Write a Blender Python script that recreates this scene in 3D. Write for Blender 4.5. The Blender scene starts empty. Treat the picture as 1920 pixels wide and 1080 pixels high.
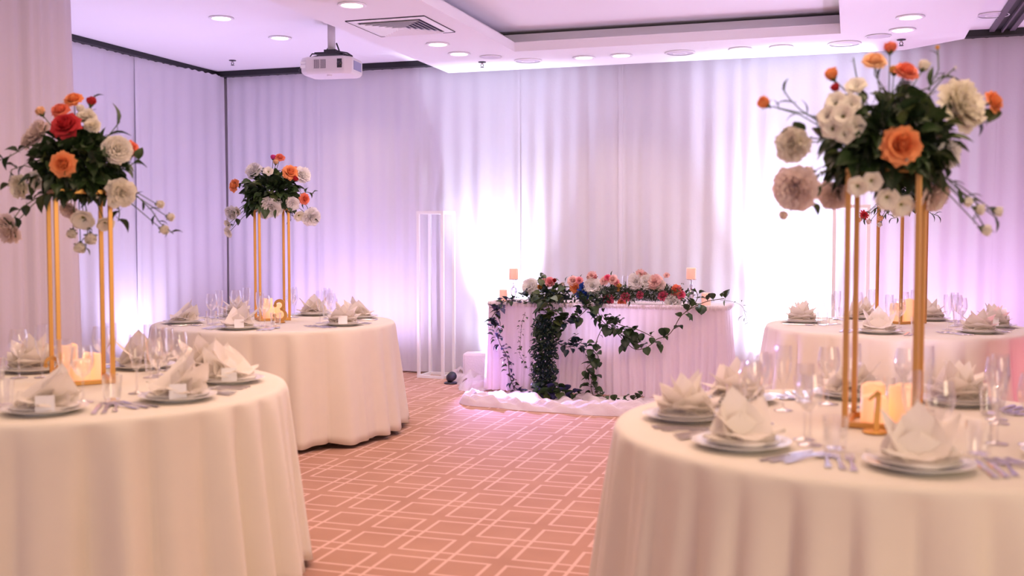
import bpy, math, random
from math import sin, cos, pi, radians, atan, hypot
from mathutils import Vector, Matrix, Euler

S = bpy.context.scene
COL = S.collection
rnd = random.Random(7)

# ------------------------------------------------------------------ camera
CAM_H = 1.36
YAW = radians(17.788); PITCH = radians(2.805)
cd = bpy.data.cameras.new('camera'); cam = bpy.data.objects.new('camera', cd); COL.objects.link(cam)
cam.location = (0, 0, CAM_H); cam.rotation_euler = (pi/2-PITCH, 0, YAW)
cd.sensor_width = 36; cd.lens = 37.125; cd.clip_start = .05
cd.dof.use_dof = True; cd.dof.focus_distance = 8.6; cd.dof.aperture_fstop = 2.1; cd.dof.aperture_blades = 9
S.camera = cam
S.view_settings.view_transform = 'Standard'; S.view_settings.look = 'None'
S.view_settings.gamma = 1; S.view_settings.use_curve_mapping = False
S.view_settings.exposure = 0.48

# ------------------------------------------------------------------ world (added lavender ambient fill, entering by the open end behind)
w = bpy.data.worlds.new('world'); S.world = w; w.use_nodes = True
bg = w.node_tree.nodes['Background']; bg.inputs[0].default_value = (.74, .60, .90, 1); bg.inputs[1].default_value = .6

def spot(name, loc, aim, energy, color, size, blend=1., radius=.05, parent=None):
    l = bpy.data.lights.new(name, 'SPOT'); l.energy = energy; l.color = color
    l.spot_size = radians(size); l.spot_blend = blend; l.shadow_soft_size = radius
    o = bpy.data.objects.new(name, l); COL.objects.link(o); o.location = loc
    d = Vector(aim)-Vector(loc); o.rotation_euler = d.to_track_quat('-Z', 'Y').to_euler()
    if parent: o.parent = parent; o.matrix_parent_inverse = Matrix.Translation(-parent.location)
    return o
def area(name, loc, aim, energy, color, sx, sy):
    l = bpy.data.lights.new(name, 'AREA'); l.shape = 'RECTANGLE'; l.size = sx; l.size_y = sy; l.energy = energy; l.color = color
    o = bpy.data.objects.new(name, l); COL.objects.link(o); o.location = loc
    d = Vector(aim)-Vector(loc); o.rotation_euler = d.to_track_quat('-Z', 'Y').to_euler()
    return o
WARM = (1, .72, .45); SOFTWARM = (1, .80, .62); VIOLET = (.56, .36, 1.0); LAV = (.68, .60, 1.0); BLUEW = (.74, .78, 1.0); PINK = (1, .5, .72)
area('rear_fill_light', (3.2, -.8, 1.9), (-1.6, 4.4, .7), 62, (1, .80, .56), 2.4, 2.0)  # added warm fill for the foreground, no window stands there
area('overhead_fill_light', (-1.4, 4.8, 2.86), (-1.4, 5.0, 0), 60, (1, .66, .50), 3.2, 3.0)  # added area fill under the tray, has no fixture
DOWNLIGHT_W = 18

# ------------------------------------------------------------------ materials
def mat(name, col, rough=.6, metal=0, trans=None, emit=None, estr=0, noise=None, bump=None, spec=.5, sheen=0, sss=0, coat=0):
    m = bpy.data.materials.new(name); m.use_nodes = True; nt = m.node_tree; p = nt.nodes['Principled BSDF']
    p.inputs['Base Color'].default_value = (*col, 1); p.inputs['Roughness'].default_value = rough
    p.inputs['Metallic'].default_value = metal; p.inputs['Specular IOR Level'].default_value = spec
    if sheen: p.inputs['Sheen Weight'].default_value = sheen
    if coat: p.inputs['Coat Weight'].default_value = coat
    if sss:
        p.inputs['Subsurface Weight'].default_value = sss; p.inputs['Subsurface Radius'].default_value = (.02, .012, .008)
    if emit: p.inputs['Emission Color'].default_value = (*emit, 1); p.inputs['Emission Strength'].default_value = estr
    if noise:
        sc, amt = noise
        tc = nt.nodes.new('ShaderNodeTexCoord'); n = nt.nodes.new('ShaderNodeTexNoise'); n.inputs['Scale'].default_value = sc; n.inputs['Detail'].default_value = 4
        mx = nt.nodes.new('ShaderNodeMix'); mx.data_type = 'RGBA'
        mx.inputs[6].default_value = (*[c*(1-amt) for c in col], 1); mx.inputs[7].default_value = (*[min(1, c*(1+amt)) for c in col], 1)
        nt.links.new(tc.outputs['Object'], n.inputs['Vector']); nt.links.new(n.outputs['Fac'], mx.inputs[0]); nt.links.new(mx.outputs[2], p.inputs['Base Color'])
    if bump:
        sc, st = bump
        tc = nt.nodes.new('ShaderNodeTexCoord'); n = nt.nodes.new('ShaderNodeTexNoise'); n.inputs['Scale'].default_value = sc; n.inputs['Detail'].default_value = 5
        b = nt.nodes.new('ShaderNodeBump'); b.inputs['Strength'].default_value = st; b.inputs['Distance'].default_value = .01
        nt.links.new(tc.outputs['Object'], n.inputs['Vector']); nt.links.new(n.outputs['Fac'], b.inputs['Height']); nt.links.new(b.outputs[0], p.inputs['Normal'])
    if trans:
        out = nt.nodes['Material Output']; t = nt.nodes.new('ShaderNodeBsdfTranslucent'); t.inputs[0].default_value = (*col, 1)
        ms = nt.nodes.new('ShaderNodeMixShader'); ms.inputs[0].default_value = trans
        nt.links.new(p.outputs[0], ms.inputs[1]); nt.links.new(t.outputs[0], ms.inputs[2]); nt.links.new(ms.outputs[0], out.inputs[0])
    return m
M = {}
M['curtain'] = mat('sheer_voile', (.81, .795, .87), .85, trans=.22, bump=(60, .12), spec=.2)
M['drape_near'] = mat('blush_voile', (.74, .69, .80), .85, trans=.2, bump=(50, .1), spec=.2)
M['cloth'] = mat('table_linen', (.80, .745, .63), .8, noise=(9, .03), spec=.25, sheen=.1)
M['napkin'] = mat('napkin_linen', (.92, .86, .78), .8, trans=.25, spec=.2)
M['tulle'] = mat('pink_white_tulle', (.86, .76, .80), .8, trans=.3, bump=(70, .3), spec=.2)
M['ceiling'] = mat('ceiling_paint', (.84, .83, .85), .85, bump=(40, .03), spec=.2)
M['white'] = mat('white_enamel', (.86, .86, .87), .4)
M['wall'] = mat('wall_paint', (.72, .68, .70), .85, bump=(50, .05), spec=.2)
M['black'] = mat('black_track', (.008, .008, .012), .5)
M['gold'] = mat('gold_metal', (.66, .35, .10), .38, metal=.7, noise=(14, .06))
M['china'] = mat('white_porcelain', (.88, .86, .83), .22, coat=.2)
M['steel'] = mat('polished_steel', (.72, .70, .72), .22, metal=1)
M['card'] = mat('white_card', (.9, .9, .9), .7, bump=(400, .05))
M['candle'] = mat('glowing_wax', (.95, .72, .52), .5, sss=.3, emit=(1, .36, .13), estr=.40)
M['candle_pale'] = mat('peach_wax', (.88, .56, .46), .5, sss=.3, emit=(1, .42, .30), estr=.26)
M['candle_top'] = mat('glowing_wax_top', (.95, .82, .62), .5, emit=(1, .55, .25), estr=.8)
M['wick'] = mat('wick', (.05, .04, .03), .9)
M['lamp'] = mat('downlight_glass', (1, 1, 1), .3, emit=(1, .95, .92), estr=7)
M['grille'] = mat('speaker_grille', (.66, .62, .70), .6, noise=(300, .12))
M['vent_dark'] = mat('vent_shadow_metal', (.10, .08, .14), .6)
M['projector'] = mat('projector_plastic', (.74, .70, .72), .45)
M['dark'] = mat('dark_plastic', (.03, .028, .04), .4)
M['lens'] = mat('lens_glass', (.01, .01, .02), .08, coat=1)
M['wood'] = mat('plywood', (.35, .24, .15), .7, noise=(12, .2))
M['stem'] = mat('brown_green_stem', (.10, .075, .035), .7, noise=(30, .2))
M['gstem'] = mat('green_stem', (.07, .12, .03), .6, noise=(30, .2))
for n, c in {'leaf_deep': (.018, .040, .014), 'leaf_mid': (.035, .072, .020), 'leaf_light': (.085, .12, .036), 'leaf_blue_lit': (.010, .030, .038), 'leaf_grey': (.16, .22, .15), 'leaf_violet_lit': (.05, .045, .13), 'leaf_tan': (.36, .34, .20), 'leaf_plum': (.05, .02, .035)}.items():  # blue and violet leaves carry the coloured light in their base colour
    M[n] = mat(n, c, .42, trans=.12, noise=(25, .25), spec=.5)
for n, c in {'rose_orange': (.95, .38, .15), 'rose_peach': (.95, .60, .34), 'rose_coral': (.92, .28, .17), 'rose_red': (.60, .04, .05), 'rose_white': (.93, .88, .78), 'peony_cream': (.95, .88, .75), 'peony_blush': (.93, .78, .72), 'peony_white': (.95, .91, .89), 'rose_pink': (.90, .36, .40), 'rose_hot': (.92, .16, .30), 'rose_lightpink': (.93, .62, .58), 'bloom_blue': (.03, .10, .50), 'bloom_yellow': (.85, .50, .14), 'bloom_magenta': (.75, .08, .35)}.items():
    M[n] = mat(n, c, .6, trans=.25, noise=(18, .10), spec=.3)
M['eye_green'] = mat('flower_eye', (.22, .22, .04), .8)

def glass_mat(name, tint=(1, 1, 1), refl=.10):
    m = bpy.data.materials.new(name); m.use_nodes = True; nt = m.node_tree; nt.nodes.clear()
    o = nt.nodes.new('ShaderNodeOutputMaterial'); t = nt.nodes.new('ShaderNodeBsdfTransparent'); g = nt.nodes.new('ShaderNodeBsdfGlossy')
    t.inputs[0].default_value = (*tint, 1); g.inputs['Roughness'].default_value = .04; g.inputs[0].default_value = (1, 1, 1, 1)
    lw = nt.nodes.new('ShaderNodeLayerWeight'); lw.inputs['Blend'].default_value = .34
    ma = nt.nodes.new('ShaderNodeMath'); ma.operation = 'MULTIPLY_ADD'; ma.inputs[1].default_value = .9; ma.inputs[2].default_value = refl
    ma.use_clamp = True
    mx = nt.nodes.new('ShaderNodeMixShader')
    nt.links.new(lw.outputs['Facing'], ma.inputs[0]); nt.links.new(ma.outputs[0], mx.inputs[0])
    nt.links.new(t.outputs[0], mx.inputs[1]); nt.links.new(g.outputs[0], mx.inputs[2]); nt.links.new(mx.outputs[0], o.inputs[0])
    return m
M['glass'] = glass_mat('clear_glass', (.98, .975, .98), .09)
M['crystal'] = glass_mat('cut_crystal', (.66, .63, .70), .30)

# carpet: outlined rectangles on a checkerboard, joined by bands
def carpet_mat():
    m = bpy.data.materials.new('patterned_carpet'); m.use_nodes = True; nt = m.node_tree; N = nt.nodes; L = nt.links
    p = N['Principled BSDF']; p.inputs['Roughness'].default_value = .9; p.inputs['Specular IOR Level'].default_value = .15
    tc = N.new('ShaderNodeTexCoord'); sp = N.new('ShaderNodeSeparateXYZ'); L.new(tc.outputs['Object'], sp.inputs[0])
    def mt(op, a, b=None, c=None):
        n = N.new('ShaderNodeMath'); n.operation = op
        for i, v in enumerate((a, b, c)):
            if v is None: continue
            if isinstance(v, (int, float)): n.inputs[i].default_value = v
            else: L.new(v, n.inputs[i])
        return n.outputs[0]
    PX, PY, A, B, W = .2607, .2815, .037, .046, .0080
    u = mt('DIVIDE', mt('ADD', sp.outputs[0], 2.414+76*PX), PX); v = mt('DIVIDE', mt('ADD', sp.outputs[1], -4.132+71*PY), PY)
    iu = mt('FLOOR', u); iv = mt('FLOOR', v)
    x = mt('MULTIPLY', mt('SUBTRACT', u, iu), PX); y = mt('MULTIPLY', mt('SUBTRACT', v, iv), PY)
    par = mt('ABSOLUTE', mt('MODULO', mt('ADD', mt('ADD', iu, iv), 0.0), 2.0))
    xm = mt('SUBTRACT', PX, x)
    xp = mt('ADD', mt('MULTIPLY', x, mt('SUBTRACT', 1.0, par)), mt('MULTIPLY', xm, par))
    near = lambda a, c: mt('LESS_THAN', mt('ABSOLUTE', mt('SUBTRACT', a, c)), W)
    l1 = mt('MULTIPLY', near(xp, A), mt('LESS_THAN', y, PY-B+W))
    l2 = mt('MULTIPLY', near(xp, PX-A), mt('GREATER_THAN', y, B-W))
    l3 = mt('MULTIPLY', near(y, PY-B), mt('GREATER_THAN', xp, A-W))
    l4 = mt('MULTIPLY', near(y, B), mt('LESS_THAN', xp, PX-A+W))
    mask = mt('MAXIMUM', mt('MAXIMUM', l1, l2), mt('MAXIMUM', l3, l4))
    n = N.new('ShaderNodeTexNoise'); n.inputs['Scale'].default_value = 3.5; n.inputs['Detail'].default_value = 8; L.new(tc.outputs['Object'], n.inputs['Vector'])
    n2 = N.new('ShaderNodeTexNoise'); n2.inputs['Scale'].default_value = 260; n2.inputs['Detail'].default_value = 2; L.new(tc.outputs['Object'], n2.inputs['Vector'])
    base = N.new('ShaderNodeMix'); base.data_type = 'RGBA'; base.inputs[6].default_value = (.40, .215, .145, 1); base.inputs[7].default_value = (.54, .31, .215, 1)
    L.new(n.outputs['Fac'], base.inputs[0])
    ln = N.new('ShaderNodeMix'); ln.data_type = 'RGBA'; ln.inputs[7].default_value = (.84, .57, .48, 1)
    L.new(mt('MULTIPLY', mask, .62), ln.inputs[0]); L.new(base.outputs[2], ln.inputs[6]); L.new(ln.outputs[2], p.inputs['Base Color'])
    b = N.new('ShaderNodeBump'); b.inputs['Strength'].default_value = .35; b.inputs['Distance'].default_value = .004; L.new(n2.outputs['Fac'], b.inputs['Height']); L.new(b.outputs[0], p.inputs['Normal'])
    return m
M['carpet'] = carpet_mat()

# ------------------------------------------------------------------ helpers
class MB:
    def __init__(s): s.v = []; s.f = []
    def add(s, v, f):
        o = len(s.v); s.v += [tuple(p) for p in v]; s.f += [tuple(i+o for i in q) for q in f]; return s
    def box(s, x0, y0, z0, x1, y1, z1):
        v = [(x0,y0,z0),(x1,y0,z0),(x1,y1,z0),(x0,y1,z0),(x0,y0,z1),(x1,y0,z1),(x1,y1,z1),(x0,y1,z1)]
        return s.add(v, [(0,3,2,1),(4,5,6,7),(0,1,5,4),(1,2,6,5),(2,3,7,6),(3,0,4,7)])
    def lathe(s, prof, n=24, c=(0,0,0), cap0=True, cap1=True):
        v = []; f = []
        for r, z in prof:
            for i in range(n): a = 2*pi*i/n; v.append((c[0]+r*cos(a), c[1]+r*sin(a), c[2]+z))
        for k in range(len(prof)-1):
            for i in range(n):
                j = (i+1) % n; f.append((k*n+i, k*n+j, (k+1)*n+j, (k+1)*n+i))
        if cap0 and prof[0][0] > 1e-5: f.append(tuple(range(n-1, -1, -1)))
        if cap1 and prof[-1][0] > 1e-5: f.append(tuple((len(prof)-1)*n+i for i in range(n)))
        return s.add(v, f)
    def tube(s, pts, r, n=8, caps=True):
        pts = [Vector(p) for p in pts]; v = []; f = []
        up = Vector((0, 0, 1)); last = None
        for i, p in enumerate(pts):
            t = (pts[min(i+1, len(pts)-1)]-pts[max(i-1, 0)]).normalized()
            if last is None:
                a = t.cross(up if abs(t.z) < .95 else Vector((1, 0, 0))).normalized()
            else:
                a = (last-t*last.dot(t)).normalized()
            last = a; b = t.cross(a); rr = r[i] if isinstance(r, (list, tuple)) else r
            for k in range(n):
                q = 2*pi*k/n; v.append(p+a*rr*cos(q)+b*rr*sin(q))
        for i in range(len(pts)-1):
            for k in range(n):
                j = (k+1) % n; f.append((i*n+k, i*n+j, (i+1)*n+j, (i+1)*n+k))
        if caps: f.append(tuple(range(n-1, -1, -1))); f.append(tuple((len(pts)-1)*n+k for k in range(n)))
        return s.add(v, f)
    def mesh(s, name, m, smooth=False):
        me = bpy.data.meshes.new(name); me.from_pydata(s.v, [], s.f); me.update()
        for x in (m if isinstance(m, list) else [m]): me.materials.append(x)
        if smooth: me.shade_smooth()
        return me
def obj(name, mesh, parent=None, loc=None, rot=None, scale=None):
    o = bpy.data.objects.new(name, mesh); COL.objects.link(o)
    if parent: o.parent = parent
    if loc is not None: o.location = loc
    if rot is not None: o.rotation_euler = rot
    if scale is not None: o.scale = (scale,)*3 if isinstance(scale, (int, float)) else scale
    return o
def mk(name, mb, m, parent=None, smooth=False, bevel=0, **k):
    o = obj(name, mb.mesh(name, m, smooth), parent, **k)
    if bevel:
        b = o.modifiers.new('bevel', 'BEVEL'); b.width = bevel; b.segments = 2; b.limit_method = 'ANGLE'
    return o
def tag(o, label, cat, group=None, kind=None):
    o['label'] = label; o['category'] = cat
    if group: o['group'] = group
    if kind: o['kind'] = kind
    return o
def thing(name, label, cat, loc=(0,0,0), rz=0, group=None):
    o = bpy.data.objects.new(name, None); COL.objects.link(o); o.location = loc; o.rotation_euler = (0, 0, rz); o.empty_display_size = .05
    return tag(o, label, cat, group)
def struct(o): o['kind'] = 'structure'; return o
def copy_tree(o, parent=None):
    c = o.copy(); COL.objects.link(c); c.parent = parent
    for ch in KIDS.get(o.name, list(o.children)): copy_tree(ch, c)
    return c
KIDS = {}
# rays of this camera, to measure real places from the photograph
_F = Vector((-sin(YAW)*cos(PITCH), cos(YAW)*cos(PITCH), -sin(PITCH))); _R = Vector((cos(YAW), sin(YAW), 0)); _U = _R.cross(_F)
def ray(px, py): return _F+_R*((px-960)/1980)+_U*((540-py)/1980)
def at(px, py, Y): r = ray(px, py); return Vector((0, 0, CAM_H))+r*(Y/r.y)
def atz(px, py, z): r = ray(px, py); return Vector((0, 0, CAM_H))+r*((z-CAM_H)/r.z)

# ------------------------------------------------------------------ room shell
ZC = 3.07; ZS = 2.90; YW = 9.80
struct(mk('floor', MB().box(-7.5, -4, -.1, 4.5, YW+.1, 0), M['carpet']))
struct(mk('ceiling', MB().box(-7.5, -4, ZC+.025, 4.5, YW+.1, ZC+.22), M['ceiling']))
struct(mk('wall_back', MB().box(-7.5, YW, 0, 4.5, YW+.1, ZC+.12), M['wall']))
struct(mk('wall_left', MB().box(-6.62, -4, 0, -6.5, YW, ZC+.12), M['wall']))
struct(mk('wall_right', MB().box(4.2, -4, 0, 4.32, YW, ZC+.12), M['wall']))
# upper ceiling board either side of the dropped soffit
m = MB().box(-6.5, -4, ZC, -3.35, YW, ZC+.024); m.box(.62, -4, ZC, 4.2, YW, ZC+.024); m.box(-3.35, 9.25, ZC, .62, YW, ZC+.024)
struct(mk('ceiling_upper_board', m, M['ceiling']))
# dropped soffit with a rectangular tray opening (X -2.70..-.10, Y 3.2..8.49)
def soffit():
    z0, z1 = ZS, ZC-.001
    m = MB()
    out = [(-3.645, -4), (.818, -4), (.818, 9.017), (.394, 9.40), (-3.645, 9.40)]
    tx0, tx1, ty0, ty1 = -2.70, -.10, 3.2, 8.49
    # bottom faces as four pieces around the opening
    def prism(poly):
        n = len(poly); m.add([(x, y, z0) for x, y in poly]+[(x, y, z1) for x, y in poly], [tuple(range(n-1, -1, -1)), tuple(range(n, 2*n))]+[(i, (i+1) % n, n+(i+1) % n, n+i) for i in range(n)])
    prism([(-3.645, -4), (tx0-.14, -4), (tx0-.14, 9.40), (-3.645, 9.40)])
    prism([(tx1+.14, -4), (.818, -4), (.818, 9.017), (.394, 9.40), (tx1+.14, 9.40)])
    prism([(tx0-.14, ty1+.14), (tx1+.14, ty1+.14), (tx1+.14, 9.40), (tx0-.14, 9.40)])
    prism([(tx0-.14, -4), (tx1+.14, -4), (tx1+.14, ty0-.14), (tx0-.14, ty0-.14)])
    return m, (tx0, tx1, ty0, ty1)
m, (tx0, tx1, ty0, ty1) = soffit()
struct(mk('ceiling_soffit', m, M['ceiling']))
# lip around the tray: lower fascia, set-back cove above
lip = MB(); L0 = ZS; L1 = ZS+.078
lip.box(tx0-.14, ty0-.14, L0, tx0, ty1+.14, L1); lip.box(tx1, ty0-.14, L0, tx1+.14, ty1+.14, L1)
lip.box(tx0, ty1, L0, tx1, ty1+.14, L1); lip.box(tx0, ty0-.14, L0, tx1, ty0, L1)
struct(mk('trim_1', lip, M['ceiling']))
# tracks the curtains hang from
struct(mk('trim_2', MB().box(-6.30, 9.60, 3.015, 4.1, 9.74, 3.069), M['black']))
struct(mk('trim_3', MB().box(-6.42, 2.0, 3.025, -6.30, 9.74, 3.069), M['black']))
# sliding wall track at the right
struct(mk('trim_4', MB().box(1.06, 3, 3.045, 1.10, 9.6, 3.069).box(1.15, 3, 3.035, 1.165, 9.6, 3.069).box(1.215, 3, 3.045, 1.255, 9.6, 3.069), mat('grey_track', (.12, .10, .13), .5)))
struct(mk('trim_5', MB().box(1.10, 3, 3.06, 1.215, 9.6, 3.068), M['black']))

# ------------------------------------------------------------------ curtains
def fold_profile(L, seed, step=.012, amp=.035, lam=.13):
    r = random.Random(seed); out = []; ph = 0; n = int(L/step)
    k = [r.uniform(0, 6.28) for _ in range(6)]
    s = 0
    for i in range(n+1):
        s = i*L/n
        f = .55*sin(2*pi*s/lam+1.6*sin(s*3.1+k[0])+k[1])+.35*sin(2*pi*s/(lam*1.9)+1.3*sin(s*2.3+k[2])+k[3])+.35*sin(2*pi*s/(lam*5.2)+k[4])
        out.append((s, amp*f*min(1, .15+s/.06, .15+(L-s)/.06)))
    return out
def curtain(name, label, a, b, z0, z1, seed, amp=.035, lam=.13, m=None, group='white voile curtains on the walls', rows=10):
    a = Vector(a); b = Vector(b); d = (b-a); L = d.length; d.normalize(); nrm = Vector((-d.y, d.x))
    P = fold_profile(L, seed, amp=amp, lam=lam); r = random.Random(seed+99); k1, k2 = r.uniform(0, 6), r.uniform(0, 6)
    v = []; f = []
    for j in range(rows+1):
        t = j/rows; z = z0+(z1-z0)*(1-t)
        g = .35+.65*min(1, t*3)
        for s, o in P:
            sway = .012*sin(t*2.3+s*2.2+k1)*t
            q = a+d*(s+sway)+nrm*(o*g+.010*sin(s*9+t*4+k2)*t)
            zz = z
            if j == 0: zz += .006*sin(s*60)
            v.append((q.x, q.y, zz))
    n = len(P)
    for j in range(rows):
        for i in range(n-1): f.append((j*n+i, j*n+i+1, (j+1)*n+i+1, (j+1)*n+i))
    o = mk(name, MB().add(v, f), m or M['curtain'], smooth=True)
    return tag(o, label, 'curtain', group)
back = [(-6.22, -5.15, 'white voile curtain on the back wall, first panel from the left corner'),
        (-5.15, -4.05, 'white voile curtain on the back wall behind the projector, lit peach'),
        (-4.05, -3.05, 'white voile curtain behind the left white frame stand'),
        (-3.05, -2.05, 'white voile curtain behind the left end of the head table, right of the bright glow'),
        (-2.05, -1.0, 'white voile curtain behind the middle and right of the head table'),
        (-1.0, .05, 'white voile curtain at the bright glow right of the head table'),
        (.05, 1.15, 'pink lit voile curtain on the back wall behind the far right table'),
        (1.15, 3.2, 'pink lit voile curtain at the right edge of the back wall')]
for i, (x0, x1, lb) in enumerate(back):
    curtain('voile_curtain', lb, (x0-.02, 9.69), (x1+.02, 9.69), .015, 3.018, 10+i, amp=.019, lam=.15+.02*(i % 3))
left = [(2.2, 4.6, 'lavender voile curtain on the left wall nearest the camera'), (4.6, 6.9, 'lavender voile curtain on the left wall behind the left tall bouquet'),
        (6.9, 8.4, 'lavender voile curtain on the left wall, second from the corner'), (8.4, 9.62, 'lavender voile curtain on the left wall next to the back corner')]
for i, (y0, y1, lb) in enumerate(left):
    curtain('voile_curtain', lb, (-6.36, y0-.05), (-6.36+(.10 if i == 3 else 0), y1+.05), .015, 3.025, 40+i, amp=.02, lam=.19, group='white voile curtains on the walls')
# draped pillar at the left
def pillar_drape():
    cx, cy, h = -4.675, 4.818, .36
    r = random.Random(5); v = []; f = []; n = 150; rows = 12
    for j in range(rows+1):
        t = j/rows; z = ZC-.012-(ZC-.03)*t
        for i in range(n):
            a = 2*pi*i/n; c, s_ = cos(a), sin(a); k = 1/max(abs(c), abs(s_))**.75
            rad = h*k*(1+.07*t)+.018*sin(a*23+1.5*sin(a*3))*(.5+.5*t)+.012*sin(a*11+2)
            v.append((cx+rad*c, cy+rad*s_, z))
    for j in range(rows):
        for i in range(n): k = (i+1) % n; f.append((j*n+i, j*n+k, (j+1)*n+k, (j+1)*n+i))
    o = mk('voile_curtain', MB().add(v, f), M['drape_near'], smooth=True)
    tag(o, 'blush voile drape wrapped around the pillar at the left edge of the picture', 'curtain')
    struct(mk('wall_pillar', MB().box(cx-.22, cy-.22, 0, cx+.22, cy+.22, ZC), M['wall']))
pillar_drape()

# ------------------------------------------------------------------ ceiling fixtures
dl_ring = MB().lathe([(.064, -.001), (.083, -.001), (.088, -.006), (.084, -.010), (.066, -.010), (.064, -.004)], 32, cap0=False, cap1=False).mesh('trim_ring', M['white'], True)
dl_lens = MB().lathe([(.0001, -.005), (.065, -.005)], 32, cap0=False, cap1=False).mesh('lens', M['lamp'])
def downlight(px, py, z, label, e=1., lit=True, xy=None):
    p = atz(px, py, z) if xy is None else Vector((*xy, z))
    t = thing('downlight', label, 'ceiling light', (p.x, p.y, z), group='round recessed downlights')
    obj('trim_ring', dl_ring, t, scale=1.12); obj('lens', dl_lens, t, scale=1.12)
    sp = spot('downlight_beam', (p.x, p.y, z-.03), (p.x, p.y, 0), DOWNLIGHT_W*e, (1, .74, .52), 115, 1, .05, t)
dls = [(415, 33, ZC, 'round downlight on the left upper ceiling, first from the left'),
       (525, 70, ZC, 'round downlight on the left upper ceiling, left of the projector pole'),
       (619, 101, ZC, 'round downlight on the left upper ceiling half hidden behind the projector pole'),
       (660, 8, ZS, 'round downlight above the square air vent'), (821, 82, ZS, 'round downlight just beyond the square air vent, nearer of two'),
       (861, 100, ZS, 'round downlight just beyond the square air vent, farther of two'), (1095, 107, ZS, 'round downlight along the back of the soffit, left of the middle pair'),
       (1165, 103, ZS, 'round downlight along the back of the soffit, right of the middle pair'), (1388, 91, ZS, 'round downlight along the back of the soffit, left of the right pair'),
       (1465, 87, ZS, 'round downlight along the back of the soffit, right of the right pair'),
       (1707, 31, ZS, 'round downlight at the right of the soffit above the right bouquet, nearer of two'), (1692, 55, ZS, 'round downlight at the right of the soffit above the right bouquet, farther of two')]
for px, py, z, lb in dls: downlight(px, py, z, lb, 1.1)
# the same rows go on towards and behind the camera
for x, y in ((.36, 5.6), (.36, 3.2), (-3.18, 4.6), (-3.18, 2.6), (-4.7, 2.6), (-4.7, 3.0), (-1.4, 2.2), (-1.4, .2), (.36, .8), (-3.18, .6)):
    spot('downlight_beam', (x, y, ZS-.03), (x, y, 0), DOWNLIGHT_W*1.4, (1, .74, .52), 115, 1, .05)
def ceil_speaker(px, py, z, r, label):
    p = atz(px, py, z); t = thing('ceiling_speaker', label, 'speaker', (p.x, p.y, z), group='round ceiling speakers')
    mk('trim_ring', MB().lathe([(r*.86, -.001), (r, -.001), (r*1.02, -.006), (r*.97, -.012), (r*.88, -.009)], 36, cap0=False, cap1=False), M['white'], t, True)
    mk('grille', MB().lathe([(.0001, -.010), (r*.5, -.009), (r*.9, -.004)], 36, cap0=False, cap1=False), M['grille'], t, True)
    mk('cone_ring', MB().lathe([(r*.40, -.009), (r*.42, -.013), (r*.48, -.013), (r*.5, -.009)], 36, cap0=False, cap1=False), M['white'], t, True)
ceil_speaker(990, 113, ZS, .12, 'round white ceiling speaker near the left end of the soffit')
ceil_speaker(1275, 98, ZS, .125, 'round white ceiling speaker between the middle downlight pairs')
ceil_speaker(1583, 81, ZS, .13, 'round white ceiling speaker on the soffit left of the right bouquet top')
ceil_speaker(1862, 27, ZC, .12, 'round ceiling speaker with dark centre at the upper right by the black track')
def cover(px, py, label):
    p = atz(px, py, ZS); t = thing('blank_cover', label, 'ceiling cover', (p.x, p.y, ZS), group='blank ceiling covers')
    mk('plate', MB().lathe([(.0001, -.010), (.07, -.010), (.085, -.006), (.09, -.001)], 30, cap0=False, cap1=False), M['grille'], t, True)
    mk('rim', MB().lathe([(.088, -.001), (.095, -.003), (.097, -.008), (.092, -.010), (.088, -.006)], 30, cap0=False, cap1=False), M['white'], t, True)
cover(920, 106, 'flat round blank cover on the soffit left of the leftmost speaker'); cover(1647, 67, 'flat round blank cover on the soffit above the right bouquet')
def sprinkler(px, py, z, label):
    p = atz(px, py-4, z); t = thing('sprinkler', label, 'sprinkler', (p.x, p.y, z), group='ceiling fire sprinklers')
    mk('escutcheon', MB().lathe([(.035, 0), (.033, -.006), (.012, -.008)], 16), M['dark'], t, True)
    mk('pipe', MB().lathe([(.010, -.006), (.010, -.022)], 10), M['steel'], t, True)
    mk('frame_arm', MB().tube([(-.009, 0, -.02), (-.013, 0, -.034), (-.003, 0, -.046)], .003, 6).tube([(.009, 0, -.02), (.013, 0, -.034), (.003, 0, -.046)], .003, 6), M['dark'], t, True)
    mk('deflector', MB().lathe([(.0001, -.046), (.018, -.047), (.018, -.050), (.0001, -.050)], 12, cap0=False, cap1=False), M['dark'], t)
sprinkler(436, 117, ZC, 'dark fire sprinkler on the left upper ceiling near the corner'); sprinkler(904, 120, ZS, 'dark fire sprinkler at the left back of the soffit'); sprinkler(1690, 78, ZS, 'dark fire sprinkler above the top rose of the right bouquet')
# air vent
def vent():
    t = thing('air_vent', 'square white ceiling air vent with nested louvres', 'air vent', (-3.166, 7.215, ZS))
    def ring(h0, z0, h1, z1, th=.003):
        m = MB(); v = [(-h0,-h0,z0),(h0,-h0,z0),(h0,h0,z0),(-h0,h0,z0),(-h1,-h1,z1),(h1,-h1,z1),(h1,h1,z1),(-h1,h1,z1)]
        v += [(x, y, z+th) for x, y, z in v]
        f = []
        for i in range(4):
            j = (i+1) % 4; f += [(i, j, 4+j, 4+i), (8+i, 12+i, 12+j, 8+j), (i, 8+i, 8+j, j), (4+i, 4+j, 12+j, 12+i)]
        return m.add(v, f)
    mk('frame', ring(.305, -.004, .245, -.010), M['white'], t); mk('frame_edge', ring(.306, -.0005, .3045, -.008), M['dark'], t)
    mk('backing', MB().box(-.25, -.25, -.0015, .25, .25, -.0005), M['vent_dark'], t)
    for k in range(6):
        h = .235-.036*k; mk('louvre', ring(h, -.022, h-.024, -.005, .0025), M['white'], t)
    mk('centre_plate', MB().box(-.022, -.022, -.02, .022, .022, -.017), M['white'], t)
vent()
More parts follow.
